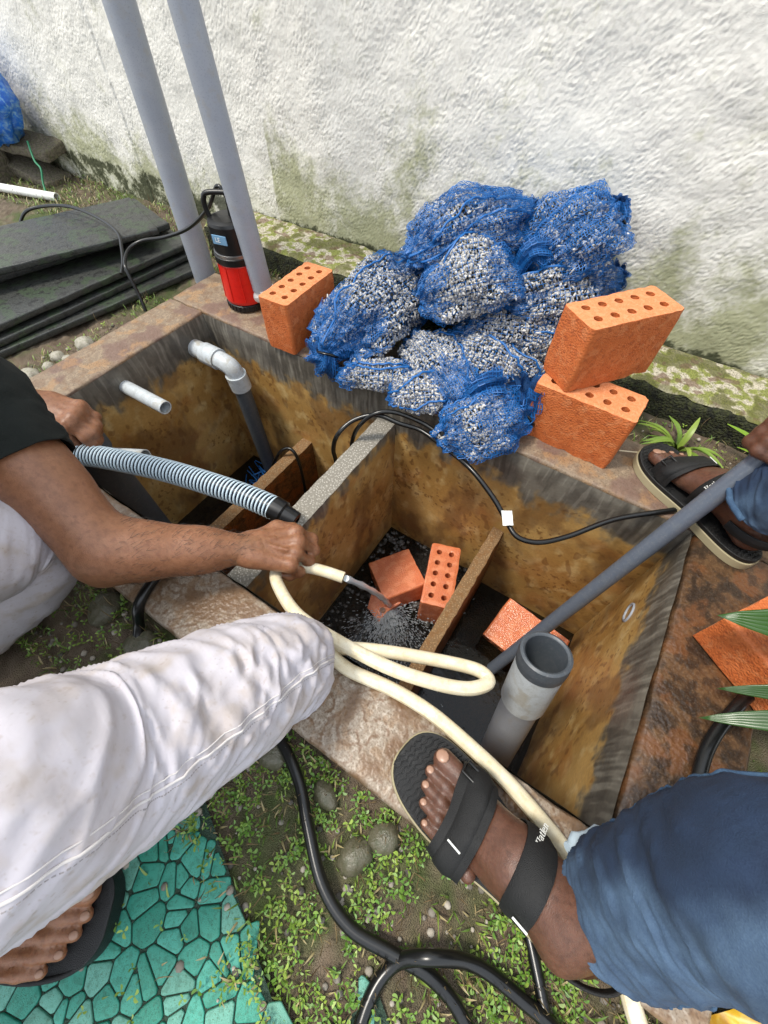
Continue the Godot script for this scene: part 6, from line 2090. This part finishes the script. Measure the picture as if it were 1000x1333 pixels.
func build_jeans_person() -> void:
	var t := thing("person", "person in blue jeans and black sandals straddling the right end of the tank", "person", V(0.50, -0.03, -0.40))
	var O := t.position
	var sk := MB.new()
	var nl := MB.new()
	var knee_l := V(0.276, 0.33, -0.112); var knee_r := V(0.43, 0.45, -0.70)
	var lf := sandal_foot(t, sk, nl, V(0.281, 0.0285, -0.014), V(0.02, 0.0285, -0.070), 1.0, [V(0.258, 0.17, -0.068), V(0.276, 0.33, -0.112)], 0.296)
	sandal_foot(t, sk, nl, V(0.366, 0.0285, -0.702), V(0.154, 0.0285, -0.862), -1.0, [V(0.338, 0.18, -0.720), V(0.425, 0.43, -0.70)], 0.286)
	# gripping hand on the slim pipe
	var a := V(0.097, -0.60, -0.465); var b := V(0.273, 0.20, -0.750)
	var d := (b - a).normalized()
	var c := a + d * ((0.228 + 0.60) / d.y)
	var e1 := V(-0.75, 0.2, -0.65); e1 = (e1 - d * e1.dot(d)).normalized()      # towards the tank
	var e2 := d.cross(e1).normalized()
	if e2.x < 0.0: e2 = -e2
	var hb := Body.new(); hb.k = 0.0042
	for k in 4:
		var o := d * (0.031 - 0.0205 * k)
		var q := []
		for j in 5:
			var an := lerpf(-1.35, 2.35, j / 4.0)
			q.push_back(c + o + (e1 * cos(an) - e2 * sin(an)) * (0.0215 + 0.0095))
		for j in 4: hb.bone(q[j], 0.0115 - 0.0008 * j, q[j + 1], 0.0108 - 0.0008 * j)
		hb.bone(q[0], 0.0125, c + o * 0.9 - e1 * 0.062 + e2 * 0.018, 0.016)
	hb.bone(c - e1 * 0.02 + d * 0.03, 0.014, c - e1 * 0.062 + d * 0.02, 0.018)
	hb.bone(c - e1 * 0.035 + d * 0.045 - e2 * 0.01, 0.012, c + e1 * 0.012 + d * 0.050 - e2 * 0.026, 0.0105)
	hb.bone(c + e1 * 0.012 + d * 0.050 - e2 * 0.026, 0.0105, c + e1 * 0.034 + d * 0.040, 0.0095)
	hb.net(sk, 0.0031, Color.WHITE)
	var ar := Body.new(); ar.k = 0.012
	var w := c - e1 * 0.075 + e2 * 0.012
	var el := V(0.72, 0.33, -0.82); var shr := V(0.92, 0.56, -0.68)
	ar.bone(c - e1 * 0.05 + e2 * 0.014, 0.028, w, 0.026)
	ar.bone(w, 0.026, w.lerp(el, 0.6), 0.040); ar.bone(w.lerp(el, 0.6), 0.040, el, 0.042)
	ar.bone(el, 0.044, shr, 0.055)
	ar.bone(V(0.98, 0.62, -0.45), 0.055, V(0.98, 0.76, -0.45), 0.052)
	head_bones(ar, V(0.95, 0.86, -0.45), V(-0.9, -0.42, 0.0).normalized())
	# trunk and thighs under the clothes
	ar.bone(V(0.98, 0.70, -0.45), 0.06, V(0.97, 0.55, -0.45), 0.11); ar.bone(V(0.97, 0.58, -0.45), 0.12, V(0.90, 0.44, -0.45), 0.12)
	ar.bone(shr, 0.05, V(0.97, 0.60, -0.5), 0.08)
	ar.bone(knee_l, 0.045, V(0.85, 0.42, -0.40), 0.075); ar.bone(knee_r, 0.045, V(0.85, 0.42, -0.50), 0.075)
	ar.net(sk, 0.012, Color.WHITE)
	shift(sk, O)
	shift(nl, O)
	part("body", sk.mesh(M.skin_brown), t)
	part("toenails", nl.mesh(M.nail), t)
	# jeans
	var je := MB.new()
	var leg := cloth([V(0.260, 0.116, -0.063), V(0.264, 0.165, -0.077), V(0.268, 0.24, -0.104), V(0.278, 0.325, -0.118), V(0.35, 0.385, -0.16), V(0.50, 0.40, -0.24), V(0.72, 0.38, -0.36)], [0.062, 0.063, 0.067, 0.072, 0.082, 0.10, 0.12], 0.0042, 12.0, 2.4, Vector3.FORWARD)
	leg.skin(je, 150, 80, 0.0, 1.0, 0.004)
	var leg2 := cloth([V(0.318, 0.118, -0.728), V(0.333, 0.17, -0.722), V(0.365, 0.27, -0.712), V(0.425, 0.43, -0.70), V(0.52, 0.46, -0.65), V(0.72, 0.40, -0.56)], [0.060, 0.064, 0.074, 0.086, 0.095, 0.12], 0.0042, 17.0, 2.2, Vector3.FORWARD)
	leg2.skin(je, 120, 70, 0.0, 1.0, 0.004)
	var hip := cloth([V(0.66, 0.36, -0.45), V(0.78, 0.38, -0.45), V(0.90, 0.42, -0.45), V(0.96, 0.47, -0.45)], [0.10, 0.17, 0.18, 0.16], 0.004, 3.0, 1.6)
	hip.skin(je, 40, 60)
	for k in je.v.size():                                   # dye: dark indigo, worn pale along the outer side of the leg
		var q := je.v[k]
		var near := 1.0 if q.z > -0.42 else 0.0
		var ax := V(0.27, 0.2, -0.09) if near > 0.5 else V(0.37, 0.25, -0.71)
		var an := atan2(q.z - ax.z, q.x - ax.x)
		var wear := smoothstep(0.35, 0.9, cos(an - 1.9) + 0.45 * noise.get_noise_3dv(q * 13.0)) * (0.7 + 0.5 * noise.get_noise_3dv(q * V(30, 9, 30)))
		je.c[k] = Color(0.10, 0.145, 0.22).lerp(Color(0.62, 0.66, 0.70), clampf(wear, 0.0, 1.0)) * (1.0 + 0.35 * noise.get_noise_3dv(q * 22.0))
	shift(je, O)
	var jp := part("jeans", je.mesh(M.denim), t)
	var se := MB.new()
	seam(se, leg, 0.9, 0.9, 0.0, 0.62, 0.0022, 0.0006)
	seam(se, leg, 4.0, 4.0, 0.0, 0.62, 0.0022, 0.0006)
	seam(se, leg2, 1.6, 1.6, 0.0, 0.6, 0.0022, 0.0006)
	shift(se, O)
	part("seam", se.mesh(M.denim_fade), jp)
	# turned-out lining of the left cuff with its pink patch
	var cf := MB.new()
	var p := PackedVector3Array()
	for k in 25: p.push_back(leg.at(0.004, lerpf(0.3, 2.2, k / 24.0), 0.002) - O)
	tube(cf, p, 0.0062, 8, true, 1.0)
	part("cuff_lining", cf.mesh(M.hem), jp)
	cf = MB.new()
	p = PackedVector3Array()
	for k in 9: p.push_back(leg.at(0.002, lerpf(1.2, 1.75, k / 8.0), 0.005) - O)
	tube(cf, p, 0.0058, 8, true, 1.0)
	part("pink_patch", cf.mesh(M.pink), jp)
	cf = MB.new()
	p = PackedVector3Array()
	for k in 25: p.push_back(leg2.at(0.012, lerpf(-1.2, 1.0, k / 24.0), 0.002) - O)
	tube(cf, p, 0.0055, 8, true, 1.0)
	part("cuff_hem", cf.mesh(M.denim_fade), jp)
	# shirt
	var sm := MB.new()
	var torso := cloth([V(0.92, 0.42, -0.45), V(0.99, 0.52, -0.45), V(1.0, 0.62, -0.45), V(0.98, 0.72, -0.45)], [0.17, 0.18, 0.19, 0.07], 0.006, 9.0, 2.0)
	torso.skin(sm, 50, 50)
	var slv := cloth([shr.lerp(el, 0.5), shr, V(0.98, 0.60, -0.5)], [0.075, 0.08, 0.1], 0.004, 9.0, 1.5)
	slv.skin(sm, 30, 40)
	shift(sm, O)
	part("shirt", sm.mesh(M.shirt), t)
	var hr := MB.new()
	lump(hr, Transform3D(Basis(), V(0.985, 0.90, -0.45) - O), V(0.095, 0.085, 0.09), 0.08, 3.0, 22, 14, 4.0)
	part("hair", hr.mesh(M.hair), t)
